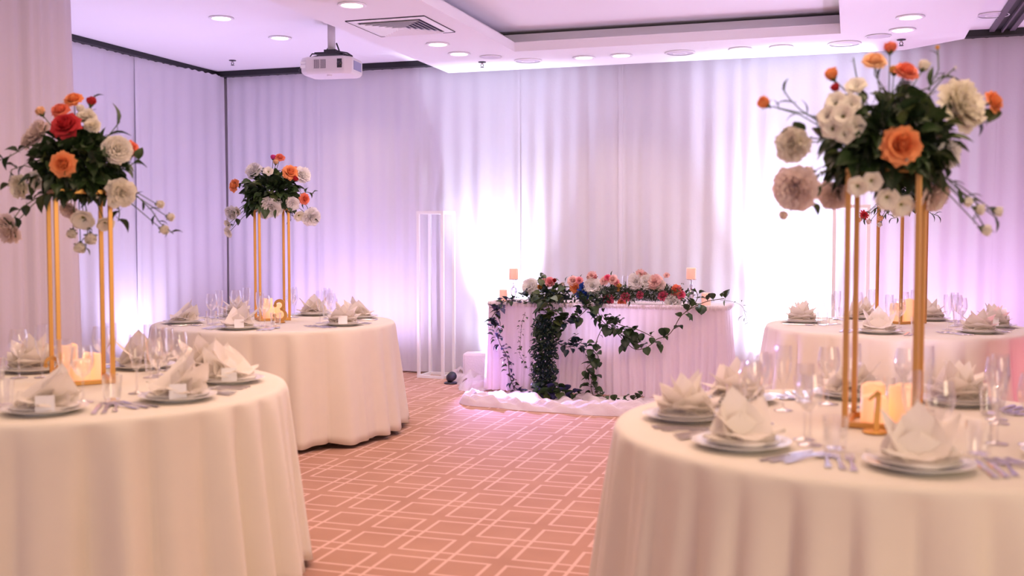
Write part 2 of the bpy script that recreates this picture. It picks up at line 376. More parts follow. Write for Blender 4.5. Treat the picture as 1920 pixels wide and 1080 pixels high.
# projector
def projector():
    P = Vector((-3.99, 7.70, 0)); t = thing('projector', 'white ceiling projector hanging on a pole with dark cables', 'projector', (P.x, P.y, 2.64), radians(6))
    mk('pole', MB().lathe([(.031, .20), (.031, ZC-2.64)], 20), M['projector'], t, True)
    mk('ceiling_flange', MB().lathe([(.07, ZC-2.64-.012), (.07, ZC-2.64-.001)], 24), M['projector'], t)
    mk('mount_plate', MB().box(-.11, -.09, .168, .11, .09, .182).box(-.05, -.04, .18, .05, .04, .21), M['dark'], t)
    for sx in (-1, 1):
        for sy in (-1, 1): mk('mount_arm', MB().tube([(sx*.03, sy*.03, .178), (sx*.13, sy*.09, .170), (sx*.15, sy*.10, .135)], .006, 6), M['dark'], t)
    b = MB(); hx, hy = .215, .155
    v = []
    for z, k in ((.0, .90), (.02, .99), (.045, 1), (.115, 1), (.135, .96), (.14, .9)):
        for x, y in ((-1, -.72), (-.72, -1), (.75, -1), (1, -.72), (1, .8), (.8, 1), (-.8, 1), (-1, .8)): v.append((x*hx*k, y*hy*k, z))
    f = [tuple(range(7, -1, -1)), tuple(range(40, 48))]
    for i in range(5):
        for j in range(8): q = (j+1) % 8; f.append((i*8+j, i*8+q, (i+1)*8+q, (i+1)*8+j))
    bo = mk('body', b.add(v, f), M['projector'], t, bevel=.006)
    mk('lens_recess', MB().box(.105, -.157, .045, .145, -.150, .115), M['dark'], t)
    mk('lens', MB().lathe([(.0001, .006), (.016, .005), (.02, 0), (.024, -.004)], 20), M['lens'], t, True, loc=(.125, -.158, .08), rot=(pi/2, 0, 0))
    for x0 in (-.09, -.035):
        g = mk('vent_panel', MB().box(x0, -.1575, .045, x0+.045, -.153, .112), M['vent_dark'], t)
        for k in range(5): mk('slat', MB().box(x0+.002+k*.009, -.160, .047, x0+.005+k*.009, -.156, .110), M['projector'], g)
    mk('side_panel', MB().box(-.205, -.150, .05, -.12, -.146, .075).box(-.205, -.150, .085, -.12, -.146, .10), M['white'], t)
    mk('connector_panel', MB().box(.208, -.08, .04, .218, .09, .11), mat('blue_grey_panel', (.25, .25, .42), .4), t)
    mk('front_foot', MB().lathe([(.018, -.012), (.022, 0)], 14), M['projector'], t, loc=(.02, -.10, 0))
    mk('cable', MB().tube([(-.20, .0, .07), (-.25, -.01, .08), (-.26, 0, .12), (-.19, .02, .16), (-.08, .03, .185), (-.02, .035, .26), (-.028, .03, .30)], .006, 8), M['dark'], t, True)
    mk('cable', MB().tube([(.03, .03, .27), (.06, .02, .20), (.14, -.02, .18), (.19, -.04, .15), (.13, -.05, .165), (.05, -.06, .175)], .006, 8), M['dark'], t, True)
    mk('cable', MB().tube([(-.215, -.03, .04), (-.25, -.05, .03), (-.262, -.03, .055), (-.24, -.02, .09)], .008, 8), M['dark'], t, True)
projector()

# ------------------------------------------------------------------ uplights on the floor (the purple wash of the curtains, plus added ceiling fills)
def par_can(x, y, aim, e, col, label, size=120, pos=None, tint=None, h=.16):
    t = thing('uplight', label, 'uplight', (x, y, 0), group='floor uplights')
    d = (Vector(aim)-Vector((x, y, h))).normalized(); q = d.to_track_quat('Z', 'Y').to_euler()
    mk('base', MB().box(-.06, -.04, 0, .06, .04, .012), M['dark'], t)
    mk('yoke', MB().tube([(-.075, 0, h), (-.075, 0, .01), (.075, 0, .01), (.075, 0, h)], .006, 6), M['dark'], t)
    mk('body', MB().lathe([(.04, -.09), (.058, -.06), (.062, .03)], 20, cap1=False), M['dark'], t, True, loc=(0, 0, h), rot=q)
    mk('lens', MB().lathe([(.0001, .022), (.058, .022)], 20, cap0=False, cap1=False), mat('uplight_lens', (1, 1, 1), .3, emit=col, estr=6), t, loc=(0, 0, h), rot=q)
    spot('uplight_beam', Vector((x, y, h))+d*.05, aim, e, col, size, 1, .05, t)
for x_, lb_ in ((-3.24, 'floor uplight behind the left end of the head table'), (-.50, 'floor uplight behind the right end of the head table')):
    par_can(x_, 9.40, (x_, 9.70, 1.45), 720, BLUEW, lb_, 58)
    spot('uplight_glow', (x_, 9.38, .22), (x_, 9.70, .75), 60, BLUEW, 150, 1, .05)
par_can(-5.9, 8.2, (-6.36, 8.3, 1.9), 42, LAV, 'floor uplight by the left wall behind table three', 150)
par_can(-5.4, 6.3, (-6.36, 6.2, 1.9), 70, LAV, 'floor uplight by the left wall behind the left bouquet', 150)
par_can(-5.2, 9.0, (-5.2, 9.68, 2.0), 34, (.66, .46, 1), 'floor uplight in the back left corner', 150)
par_can(-4.35, 9.0, (-4.35, 9.68, 1.9), 36, (.74, .58, 1), 'floor uplight at the back wall behind table three', 150)
par_can(.75, 9.0, (.75, 9.68, 1.7), 46, (.80, .50, 1), 'floor uplight at the back wall behind the far right table', 150)
par_can(2.2, 9.0, (2.0, 9.68, 1.7), 50, (.86, .45, .95), 'floor uplight at the back wall at the right, out of the picture', 150)
par_can(-5.1, 7.5, (-4.6, 6.6, 3.0), 70, (.66, .52, 1), 'added fill lamp behind table three aimed at the ceiling', 110)  # added lamp, lifts the lavender on the left ceiling
par_can(-2.0, 9.42, (-1.9, 7.6, 3.0), 100, (.70, .60, 1), 'added fill lamp behind the middle of the head table aimed at the ceiling', 100)  # added to tint the soffit and ceiling above the head table
par_can(1.7, 8.3, (.5, 6.6, 3.0), 75, (.70, .54, 1), 'added fill lamp behind the far right table aimed at the ceiling', 110)  # added ceiling fill for the right side
par_can(1.75, 5.5, (-1.3, 6.4, 3.05), 300, (.70, .56, 1), 'added fill lamp at the right out of the picture aimed at the ceiling tray', 80)  # extra unseen lamp that brightens the tray ceiling
par_can(2.2, 6.6, (1.0, 7.4, .5), 34, (1, .06, .30), 'floor uplight right of the far right table', 70)

# ------------------------------------------------------------------ tablecloths and tables
def tablecloth(cx, cy, R, z, seed, label, nf=22, flare=.07, hem=.035):
    r = random.Random(seed); n = 360; ks = [(r.uniform(0, 6.28)) for _ in range(8)]
    def fold(a):
        q = 1.7*(abs(sin((nf//2)*a+.9*sin(3*a+ks[0])+ks[1]))**.8-.6)+.35*sin(nf*a+ks[5]+1.5*sin(2*a+ks[6]))+.45*sin((nf*.5+1)//1*a+ks[2])+.35*sin(5*a+ks[3])+.3*sin((nf+9)*a+ks[4])
        return q/1.5
    F = [fold(2*pi*i/n) for i in range(n)]
    rows = [(0.0001, 0, 0), (.35, 0, 0), (.7, 0, 0), (.9, 0, 0), (.965, 0, 0), (.988, -.002, 0), (1.0, -.007, 0), (1.007, -.016, 0), (1.011, -.03, .02)]
    H = z-hem
    for k in range(1, 15): t = k/14; rows.append((1.012+flare*t**1.15/R, -.03-(H-.03)*t, t))
    v = []; f = []
    for rr, dz, t in rows:
        for i in range(n):
            a = 2*pi*i/n; rad = R*rr+.052*F[i]*(t**.5)*(1 if t else 0)
            zz = z+dz-(.012*F[i]*t if t > .6 else 0)
            v.append((cx+rad*cos(a), cy+rad*sin(a), max(zz, .012)))
    for j in range(len(rows)-1):
        for i in range(n): k = (i+1) % n; f.append((j*n+i, j*n+k, (j+1)*n+k, (j+1)*n+i))
    o = mk('tablecloth', MB().add(v, f), M['cloth'], smooth=True)
    so = o.modifiers.new('solid', 'SOLIDIFY'); so.thickness = .0015; so.offset = 1
    return tag(o, label, 'tablecloth', 'white cloths on the round tables')
def table_under(cx, cy, R, z, label):
    t = thing('round_table', label, 'table', (cx, cy, 0), group='round banquet tables under cloths')
    mk('tabletop', MB().lathe([(R-.03, z-.028), (R-.012, z-.022), (R-.012, z-.006), (R-.03, z-.002)], 64), M['wood'], t)
    for k in range(4):
        a = pi/4+k*pi/2; mk('leg', MB().tube([(.5*cos(a), .5*sin(a), 0), (.45*cos(a), .45*sin(a), z-.03)], .014, 8), M['steel'], t)
    mk('brace', MB().tube([(.45*cos(pi/4), .45*sin(pi/4), .3), (.45*cos(3*pi/4), .45*sin(3*pi/4), .3)], .01, 6).tube([(.45*cos(5*pi/4), .45*sin(5*pi/4), .3), (.45*cos(7*pi/4), .45*sin(7*pi/4), .3)], .01, 6), M['steel'], t)
ZT = .76
TAB = {  # centre, radius, name, seat angles with their description
 'T1': ((.105, 3.513), .84, 'right foreground table', [(-83.5, 'nearest setting'), (-130, 'front left setting'), (-174, 'leftmost setting'), (143, 'back left setting'), (99, 'far setting'), (64, 'back right setting'), (20, 'right hand setting'), (-38, 'front right setting')]),
 'TL': ((-2.948, 3.431), .84, 'left foreground table', [(-56.5, 'front setting'), (-12.5, 'front right setting'), (32, 'rightmost setting'), (63, 'back right setting'), (100, 'back setting'), (144, 'back left setting'), (-100, 'front left setting')]),
 'T3': ((-3.85, 6.55), .83, 'far left table', [(-146.5, 'leftmost setting'), (-81.5, 'front setting'), (-13.5, 'front right setting'), (45.5, 'rightmost setting'), (92.5, 'back setting'), (148, 'back left setting')]),
 'T4': ((.292, 7.50), .84, 'far right table', [(172.5, 'leftmost setting'), (-101.5, 'front setting'), (-40, 'front right setting'), (7, 'rightmost setting'), (110, 'back left setting'), (66, 'back right setting')]),
}
for i, (k, (c, R, nm, seats)) in enumerate(TAB.items()):
    table_under(c[0], c[1], R, ZT, 'round table standing under the white cloth of the '+nm)
    tablecloth(c[0], c[1], R, ZT, 20+i*3, 'long cream white cloth hanging in folds from the '+nm, nf=[33, 31, 25, 27][i])
ZP = ZT+.0018

# ------------------------------------------------------------------ table ware
charger_me = MB().lathe([(.0001, .004), (.085, .004), (.098, .007), (.125, .014), (.139, .018), (.141, .0195), (.139, .0205), (.124, .0165), (.098, .010), (.0001, .0075)][::1], 48, cap0=False, cap1=False)
charger_me.lathe([(.080, .000), (.083, .0045), (.076, .0045)], 40, cap0=False, cap1=False)
charger_me = charger_me.mesh('plate', M['china'], True)
side_me = MB().lathe([(.0001, .000), (.062, .000), (.066, .003), (.095, .010), (.108, .014), (.1095, .0152), (.108, .0162), (.092, .0125), (.066, .0065), (.0001, .004)], 44, cap0=False, cap1=False).mesh('plate', M['china'], True)
def napkin_mesh(seed):
    r = random.Random(seed); m = MB()
    def flap(az, tilt, L, W, bend, twist=0, lift=0):
        n, k = 7, 6; v = []; f = []
        for i in range(n+1):
            t = i/n; ang = tilt+bend*t; s = L*t
            cr = s*cos(tilt+bend*t*.5); cz = lift+s*sin(tilt+bend*t*.5)
            wdt = W*(1-t)**.85*(.55+.9*min(1, t*3+.5))*.5
            for j in range(k+1):
                u = -1+2*j/k; crease = .20*wdt*(1-abs(u))
                x = cr+crease*(-sin(ang))*-1*.6; z = cz+crease*cos(ang)*.9+.004*sin(u*5+t*6+seed)
                y = u*wdt+twist*t
                v.append((x*cos(az)-y*sin(az), x*sin(az)+y*cos(az), max(z, .002)))
        for i in range(n):
            for j in range(k): a = i*(k+1)+j; f.append((a, a+1, a+k+2, a+k+1))
        m.add(v, f)
    a0 = r.uniform(-.15, .15)
    # two wings that rise outwards, two low pads, a tall back peak and a front tuck
    flap(a0+.35, .62, .160, .15, .25, .02, .008); flap(a0+pi-.35, .72, .150, .15, .25, -.02, .008)
    flap(a0+pi/2, 1.15, .145, .15, .10, 0, .01); flap(a0+pi/2+.7, .95, .115, .15, .2, 0, .01); flap(a0+pi/2-.7, .95, .115, .15, .2, 0, .01)
    flap(a0-pi/2, 1.35, .075, .17, .55, 0, .006); flap(a0-pi/2+.9, .22, .12, .15, .15, 0, .006); flap(a0-pi/2-.9, .22, .12, .15, .15, 0, .006)
    flap(a0-.15, .12, .13, .12, .12, 0, .004); flap(a0+pi+.15, .12, .13, .12, .12, 0, .004); flap(a0+pi/2, .3, .11, .15, .2, 0, .004)
    # folded base pad
    v = []; f = []; n = 24
    for rr, z in ((.085, .001), (.092, .006), (.085, .012), (.05, .020), (.0001, .024)):
        for i in range(n): a = 2*pi*i/n; q = rr*(1+.10*cos(4*a+a0)); v.append((q*cos(a), q*sin(a), z))
    for j in range(4):
        for i in range(n): k = (i+1) % n; f.append((j*n+i, j*n+k, (j+1)*n+k, (j+1)*n+i))
    m.add(v, f)
    return m.mesh('napkin', M['napkin'], True)
def napkin_star(seed):   # pleated fan standing up like a lotus
    r = random.Random(seed); m = MB()
    n = 10; v = []; f = []
    for ring, (h, rad0, rad1, cnt, off) in enumerate(((.125, .028, .055, 5, 0), (.095, .045, .105, 5, .6), (.05, .055, .128, 6, .2))):
        for k in range(cnt):
            az = off+2*pi*k/cnt+r.uniform(-.12, .12); hh = h*r.uniform(.85, 1.1); w_ = rad0*1.25+.012
            rows = []
            for i in range(7):
                t = i/6; rr = rad0*.6+(rad1-rad0*.6)*t**1.3; z = .006+hh*t; ww = w_*(1-t)**.7*(1+.5*sin(t*pi))
                for j in range(5):
                    u = -1+.5*j; y = u*ww; x = rr-.25*abs(u)*ww
                    rows.append((x*cos(az)-y*sin(az), x*sin(az)+y*cos(az), z))
            fs = [(i*5+j, i*5+j+1, i*5+j+6, i*5+j+5) for i in range(6) for j in range(4)]
            m.add(rows, fs)
    m.lathe([(.09, .001), (.095, .005), (.08, .012), (.03, .02), (.0001, .03)], 20, cap1=False)
    return m.mesh('napkin', M['napkin'], True)
NAP = [napkin_mesh(1), napkin_mesh(2), napkin_mesh(3), napkin_star(4), napkin_star(5)]
card_me = MB().add([(-.03, -.012, 0), (.03, -.012, 0), (.03, 0, .052), (-.03, 0, .052), (-.03, .014, 0), (.03, .014, 0)], [(0, 1, 2, 3), (3, 2, 5, 4)]).mesh('place_card', M['card'])
# cutlery lying along +x (handle outwards), length about .2
def strip(m, pts, th=.0022):   # pts: (x, halfwidth, z)
    v = []; f = []
    for x, hw, z in pts: v += [(x, -hw, z), (x, hw, z), (x, hw*.8, z+th), (x, -hw*.8, z+th)]
    n = len(pts)
    for i in range(n-1):
        a = i*4; b = a+4
        f += [(a, a+1, b+1, b), (a+3, b+3, b+2, a+2), (a+1, a+2, b+2, b+1), (a, b, b+3, a+3)]
    f += [(0, 3, 2, 1), ((n-1)*4, (n-1)*4+1, (n-1)*4+2, (n-1)*4+3)]
    m.add(v, f)
fk = MB(); strip(fk, [(.10, .008, .001), (.085, .0105, .001), (.04, .006, .003), (-.02, .004, .006), (-.035, .010, .004), (-.05, .0125, .002)], .003)
for q in (-.0105, -.0035, .0035, .0105):
    v0 = len(fk.v); strip(fk, [(-.048, .0022, .002), (-.075, .0020, .004), (-.092, .0010, .007)], .002); fk.v[v0:] = [(x, y+q, z) for x, y, z in fk.v[v0:]]
fork_me = fk.mesh('fork', M['steel'])
kn = MB(); strip(kn, [(.115, .007, .001), (.10, .0095, .001), (.02, .0070, .001), (.005, .009, .001), (-.06, .0105, .001), (-.09, .007, .001), (-.105, .001, .001)], .0035); knife_me = kn.mesh('knife', M['steel'])
sn = MB(); strip(sn, [(.09, .008, .001), (.075, .010, .001), (.03, .0055, .003), (-.02, .004, .006), (-.035, .007, .005), (-.05, .016, .002), (-.068, .0195, .001), (-.083, .015, .002), (-.092, .005, .004)], .0025); spoon_me = sn.mesh('spoon', M['steel'])
# glasses
wine_me = MB().lathe([(.036, 0), (.034, .002), (.010, .006), (.0042, .012), (.0038, .085), (.006, .092), (.022, .104), (.036, .128), (.039, .150), (.036, .180), (.031, .205)], 28, cap1=False).mesh('wine_glass', M['glass'], True)
flute_me = MB().lathe([(.033, 0), (.031, .002), (.009, .006), (.0040, .012), (.0038, .080), (.006, .088), (.017, .108), (.025, .145), (.027, .180), (.0255, .225)], 28, cap1=False).mesh('champagne_flute', M['glass'], True)
tumb_me = MB().lathe([(.027, .001), (.029, .002), (.031, .012), (.036, .095)], 28, cap1=False)
tumb_me.lathe([(.0001, .008), (.029, .008)], 28, cap0=False, cap1=False); tumb_me = tumb_me.mesh('tumbler', M['glass'], True)

def put(name, me, label, cat, x, y, z, rz, group, sc=None):
    o = obj(name, me, None, (x, y, z), (0, 0, rz), sc); return tag(o, label, cat, group)
SEATN = 0
for tk, (c, R, nm, seats) in TAB.items():
    for si, (deg, sd) in enumerate(seats):
        a = radians(deg); far = tk in ('T3', 'T4')
        e = Vector((cos(a), sin(a), 0)); s = Vector((-sin(a), cos(a), 0)); C0 = Vector((c[0], c[1], 0))
        p = C0+e*.615; w_ = f'{sd} of the {nm}'
        put('charger_plate', charger_me, 'large white charger plate, '+w_, 'plate', p.x, p.y, ZP, 0, 'charger plates')
        put('dinner_plate', side_me, 'smaller plate on the charger, '+w_, 'plate', p.x, p.y, ZP+.0085, 0, 'small plates on the chargers')
        vi = {('T1', 0): 0, ('T1', 1): 1, ('T1', 2): 4, ('T1', 3): 3, ('T4', 2): 3, ('T4', 3): 4, ('T4', 0): 4, ('TL', 0): 0, ('TL', 1): 1, ('TL', 2): 2, ('TL', 3): 0}.get((tk, si), (si*3+len(tk)+si//2) % 5)
        # the folded napkins face the room in roughly the photograph's way
        vrot = {('T1', 0): .15, ('T1', 1): .5, ('TL', 0): -.7, ('TL', 1): -.75}.get((tk, si), a+pi/2+rnd.uniform(-.4, .4))
        nz = ZP+.0085+.0045
        put('napkin', NAP[vi], ('cream napkin folded into a star, ' if vi > 2 else 'cream napkin folded in winged points, ')+w_, 'napkin', p.x, p.y, nz, vrot, 'folded napkins', 1.05 if tk != 'TL' else 1.15)
        if (tk, si) in (('TL', 0), ('TL', 1), ('T3', 1), ('T3', 2), ('TL', 2), ('T4', 3)):
            dr = (Vector((0, 0, 0))-p); dr.z = 0; dr.normalize(); q = p+dr*.100
            put('place_card', card_me, 'small white place card, '+w_, 'place card', q.x, q.y, nz+.005, math.atan2(dr.y, dr.x)+pi/2, 'white place cards')
        sgn = {'fork': -1, 'knife': 1}
        for k, off in enumerate((.165, .195, .225)):
            q = C0+e*(.60-.015*k)-s*off
            put('fork', fork_me, ['inner', 'middle', 'outer'][k]+' fork left of plate, '+w_, 'fork', q.x, q.y, ZP, a+rnd.uniform(-.05, .05), 'forks left of the plates')
        for k, off in enumerate((.165, .195)):
            q = C0+e*(.60-.01*k)+s*off
            put('table_knife', knife_me, ['inner', 'outer'][k]+' knife right of plate, '+w_, 'knife', q.x, q.y, ZP, a+rnd.uniform(-.05, .05), 'knives right of the plates')
        q = C0+e*.59+s*.225
        put('spoon', spoon_me, 'steel spoon beyond the knives, '+w_, 'spoon', q.x, q.y, ZP, a+rnd.uniform(-.05, .05), 'spoons right of the plates')
        j = lambda: rnd.uniform(-.012, .012)
        for nm2, me, r_, o_, cat in (('wine_glass', wine_me, .42, .10, 'wine glass'), ('champagne_flute', flute_me, .375, .03, 'champagne flute'), ('tumbler', tumb_me, .44, .19, 'glass tumbler')):
            q = C0+e*(r_+j())+s*(o_+j())
            put(nm2, me, f'{cat} above the plate, {w_}', 'glass', q.x, q.y, ZP, 0, cat+'es' if cat.endswith('s') else cat+'s')
            
# ------------------------------------------------------------------ gold flower stands, table numbers, candles
def gold_stand(x, y, th, side, h, label):
    t = thing('flower_stand', label, 'flower stand', (x, y, ZP), th, 'gold flower stands'); b = .017; hs = side/2
    for sx in (-1, 1):
        for sy in (-1, 1):
            mk('post', MB().box(sx*hs-b/2, sy*hs-b/2, b, sx*hs+b/2, sy*hs+b/2, h-b), M['gold'], t, bevel=.0015)
    for z in (0, h-b):
        m = MB()
        m.box(-hs-b/2, -hs-b/2, z, hs+b/2, -hs+b/2, z+b); m.box(-hs-b/2, hs-b/2, z, hs+b/2, hs+b/2, z+b)
        m.box(-hs-b/2, -hs+b/2, z, -hs+b/2, hs-b/2, z+b); m.box(hs-b/2, -hs+b/2, z, hs+b/2, hs-b/2, z+b)
        mk('base_frame' if z == 0 else 'top_frame', m, M['gold'], t, bevel=.0015)
    mk('top_plate', MB().box(-hs+b/2, -hs+b/2, h-.004, hs-b/2, hs-b/2, h-.001), M['gold'], t)
    return t
STANDS = {'T1': (.105, 3.546, -.135, .205, .81), 'TL': (-3.002, 3.573, .858, .203, .785), 'T3': (-3.95, 6.68, .703, .205, .80), 'T4': (.335, 7.78, .742, .222, .81)}
for k, v in STANDS.items(): gold_stand(*v, 'tall open gold metal flower stand on the '+TAB[k][2])

def ribbon_num(path, widths, th, m):  # thick numeral from a stroke in the x-z plane
    v = []; n = len(path)
    for i, (x, z) in enumerate(path):
        a = Vector(path[max(i-1, 0)]); b = Vector(path[min(i+1, n-1)]); t = (b-a).normalized(); nx, nz = -t.y, t.x; w_ = widths[i]/2
        for yy in (-th/2, th/2): v += [(x+nx*w_, yy, z+nz*w_), (x-nx*w_, yy, z-nz*w_)]
    f = []
    for i in range(n-1):
        a = i*4; b = a+4; f += [(a, a+1, b+1, b), (a+2, b+2, b+3, a+3), (a, b, b+2, a+2), (a+1, a+3, b+3, b+1)]
    f += [(0, 2, 3, 1), ((n-1)*4, (n-1)*4+1, (n-1)*4+3, (n-1)*4+2)]
    return m.add(v, f)
def arc(cx, cz, rx, rz, a0, a1, n): return [(cx+rx*cos(radians(a0+(a1-a0)*i/n)), cz+rz*sin(radians(a0+(a1-a0)*i/n))) for i in range(n+1)]
def number(kind, loc, rz, label, s=1.):
    t = thing('table_number', label, 'table number', loc, rz, 'gold table numbers')
    m = MB()
    if kind == '1':
        ribbon_num([(.004, 0), (.010, .125)], [.017, .017], .006, m); ribbon_num([(.012, .127), (-.020, .100)], [.014, .008], .006, m)
    elif kind == '3':
        p = arc(-.002, .078, .020, .020, 175, -75, 16)+arc(0, .032, .026, .026, 80, -175, 18)
        wd = [.009+.007*abs(sin(pi*i/(len(p)-1)*2)) for i in range(len(p))]; ribbon_num(p, wd, .008, m)
        for cx, cz in ((-.021, .076), (-.024, .030)): ribbon_num(arc(cx, cz, .0035, .0035, 0, 360, 12), [.0095]*13, .008, m)
    else:
        p = arc(0, .080, .024, .024, 190, -40, 16)+[(-.002, .035), (-.024, .010)]; wd = [.009+.006*sin(pi*i/(len(p)-1)) for i in range(len(p))]
        ribbon_num(p, wd, .008, m); ribbon_num([(-.026, .007), (.028, .007)], [.013, .013], .008, m); ribbon_num(arc(-.022, .074, .004, .004, 0, 360, 12), [.010]*13, .008, m)
    n_ = mk('numeral', m, M['gold'], t, loc=(0, 0, .006), scale=s)
    mk('base', MB().lathe([(.034, 0), (.036, .002), (.036, .006), (.034, .008)], 28), M['gold'], t)
p = atz(1640, 812, ZP); number('1', (p.x, p.y, ZP), YAW-.1, 'gold numeral 1 on a round foot before the candles of the right foreground table', .95)
p = atz(525, 605, ZP); number('3', (p.x, p.y, ZP), YAW+.1, 'gold curly numeral 3 at the foot of the far left stand', 1.5)
p = atz(98, 722, ZP); number('2', (p.x, p.y, ZP), YAW+.45, 'gold curly numeral behind the front post of the left foreground stand', 1.0)

def candle(x, y, r, h, label, m='candle', z=ZP, group='pillar candles in the gold stands', wonky=True):
    t = thing('pillar_candle', label, 'candle', (x, y, z), 0, group); rr = random.Random(int(x*1000+y*77)); n = 32
    v = []; f = []; k = [rr.uniform(0, 6) for _ in range(3)]
    prof = [(r*.98, 0), (r, .004), (r, h*.5), (r*.99, h*.93), (r*.93, h), (r*.80, h*.985), (r*.6, h*.93)]
    for j, (q, z_) in enumerate(prof):
        for i in range(n):
            a = 2*pi*i/n; wv = (.03*h*(sin(a*2+k[0])+.4*sin(5*a+k[1])) if (wonky and j >= 3 and j < 6) else 0); v.append((q*cos(a), q*sin(a), z_+wv))
    for j in range(len(prof)-1):
        for i in range(n): q = (i+1) % n; f.append((j*n+i, j*n+q, (j+1)*n+q, (j+1)*n+i))
    f.append(tuple((len(prof)-1)*n+i for i in range(n)))
    mk('wax_body', MB().add(v, f), M[m], t, True)
    mk('pool', MB().lathe([(.0001, h*.945), (r*.66, h*.94)], 20, cap0=False, cap1=False), M['candle_top' if m == 'candle' else m], t)
    mk('wick', MB().tube([(0, 0, h*.9), (.001, 0, h*1.0)], .0015, 6), M['wick'], t)
sx, sy = STANDS['T1'][:2]
candle(sx-.028, sy-.058, .040, .098, 'short wide glowing pillar candle at the left inside the right foreground stand'); candle(sx+.058, sy-.008, .043, .128, 'tall glowing pillar candle at the right inside the right foreground stand'); candle(sx-.03, sy+.05, .038, .122, 'glowing pillar candle behind the other two in the right foreground stand')
sx, sy = STANDS['TL'][:2]
candle(sx-.062, sy-.005, .036, .150, 'tallest glowing pillar candle at the left inside the left foreground stand'); candle(sx+.016, sy+.040, .036, .115, 'glowing pillar candle at the back of the left foreground stand'); candle(sx+.035, sy-.052, .040, .098, 'short glowing pillar candle in front inside the left foreground stand')
sx, sy = STANDS['T3'][:2]
candle(sx-.045, sy+.01, .036, .15, 'tallest glowing candle inside the far left stand'); candle(sx+.03, sy+.035, .036, .115, 'glowing candle at the back of the far left stand'); candle(sx+.005, sy-.052, .038, .085, 'shortest glowing candle at the front of the far left stand')
sx, sy = STANDS['T4'][:2]
candle(sx-.025, sy-.03, .048, .135, 'square looking glowing pillar candle at the left inside the far right stand'); candle(sx+.055, sy+.02, .040, .16, 'tall glowing candle at the right inside the far right stand, behind the near gold posts')

# ------------------------------------------------------------------ plants
def leaf_mesh(kind, m):
    pr = {'ovate': [(0, .0), (.12, .20), (.32, .36), (.55, .34), (.78, .20), (1, 0)], 'lance': [(0, 0), (.15, .08), (.4, .15), (.65, .13), (.85, .07), (1, 0)],
          'round': [(0, 0), (.08, .26), (.3, .45), (.6, .45), (.85, .26), (1, 0)], 'ivy': [(0, 0), (.02, .36), (.22, .50), (.34, .26), (.55, .30), (1, 0)]}[kind]
    v = []; f = []
    for x, h in pr:
        z = .10*sin(x*pi)-.16*x*x
        v += [(x, -h, z+h*.35), (x, -h*.5, z+h*.12), (x, 0, z-.02), (x, h*.5, z+h*.12), (x, h, z+h*.35)]
    for i in range(len(pr)-1):
        for j in range(4): a = i*5+j; f.append((a, a+5, a+6, a+1))
    b = MB().add(v, f); b.tube([(-.22, 0, -.02), (0, 0, -.02), (.5, 0, .02)], [.018, .016, .008], 4)
    return b.mesh('leaf', M[m], True)
LEAF = {}
def leaf(kind, m):
    k = (kind, m)
    if k not in LEAF: LEAF[k] = leaf_mesh(kind, m)
    return LEAF[k]
def petals(mb, specs, seed):
    r = random.Random(seed)
    for (n, tilt, bend, L, W, r0, z0, cup, ruf, off) in specs:
        for k in range(n):
            az = off+2*pi*(k+r.uniform(-.13, .13))/n; Lk = L*r.uniform(.9, 1.1); tk = tilt+r.uniform(-.08, .08); nu, nv = 4, 4
            v = []; f = []; x = r0; z = z0; ph = r.uniform(0, 6)
            for i in range(nv+1):
                t = i/nv; ang = tk+bend*t*t
                if i: x += Lk/nv*sin(ang); z += Lk/nv*cos(ang)
                w_ = W*(.35+1.0*sin(pi*min(1, .15+t*.62)))*.5
                for j in range(nu+1):
                    u = -1+2*j/nu; yy = u*w_; inw = cup*u*u*w_+(.16*Lk*u*u*t*t)*.6; rz = ruf*Lk*t*sin(u*6+ph)
                    xx = x-inw*cos(ang)+0; zz = z+inw*sin(ang)*.4-.10*Lk*u*u*t*t+rz
                    v.append((xx*cos(az)-yy*sin(az), xx*sin(az)+yy*cos(az), zz))
            for i in range(nv):
                for j in range(nu): a = i*(nu+1)+j; f.append((a, a+1, a+nu+2, a+nu+1))
            mb.add(v, f)
FL = {}
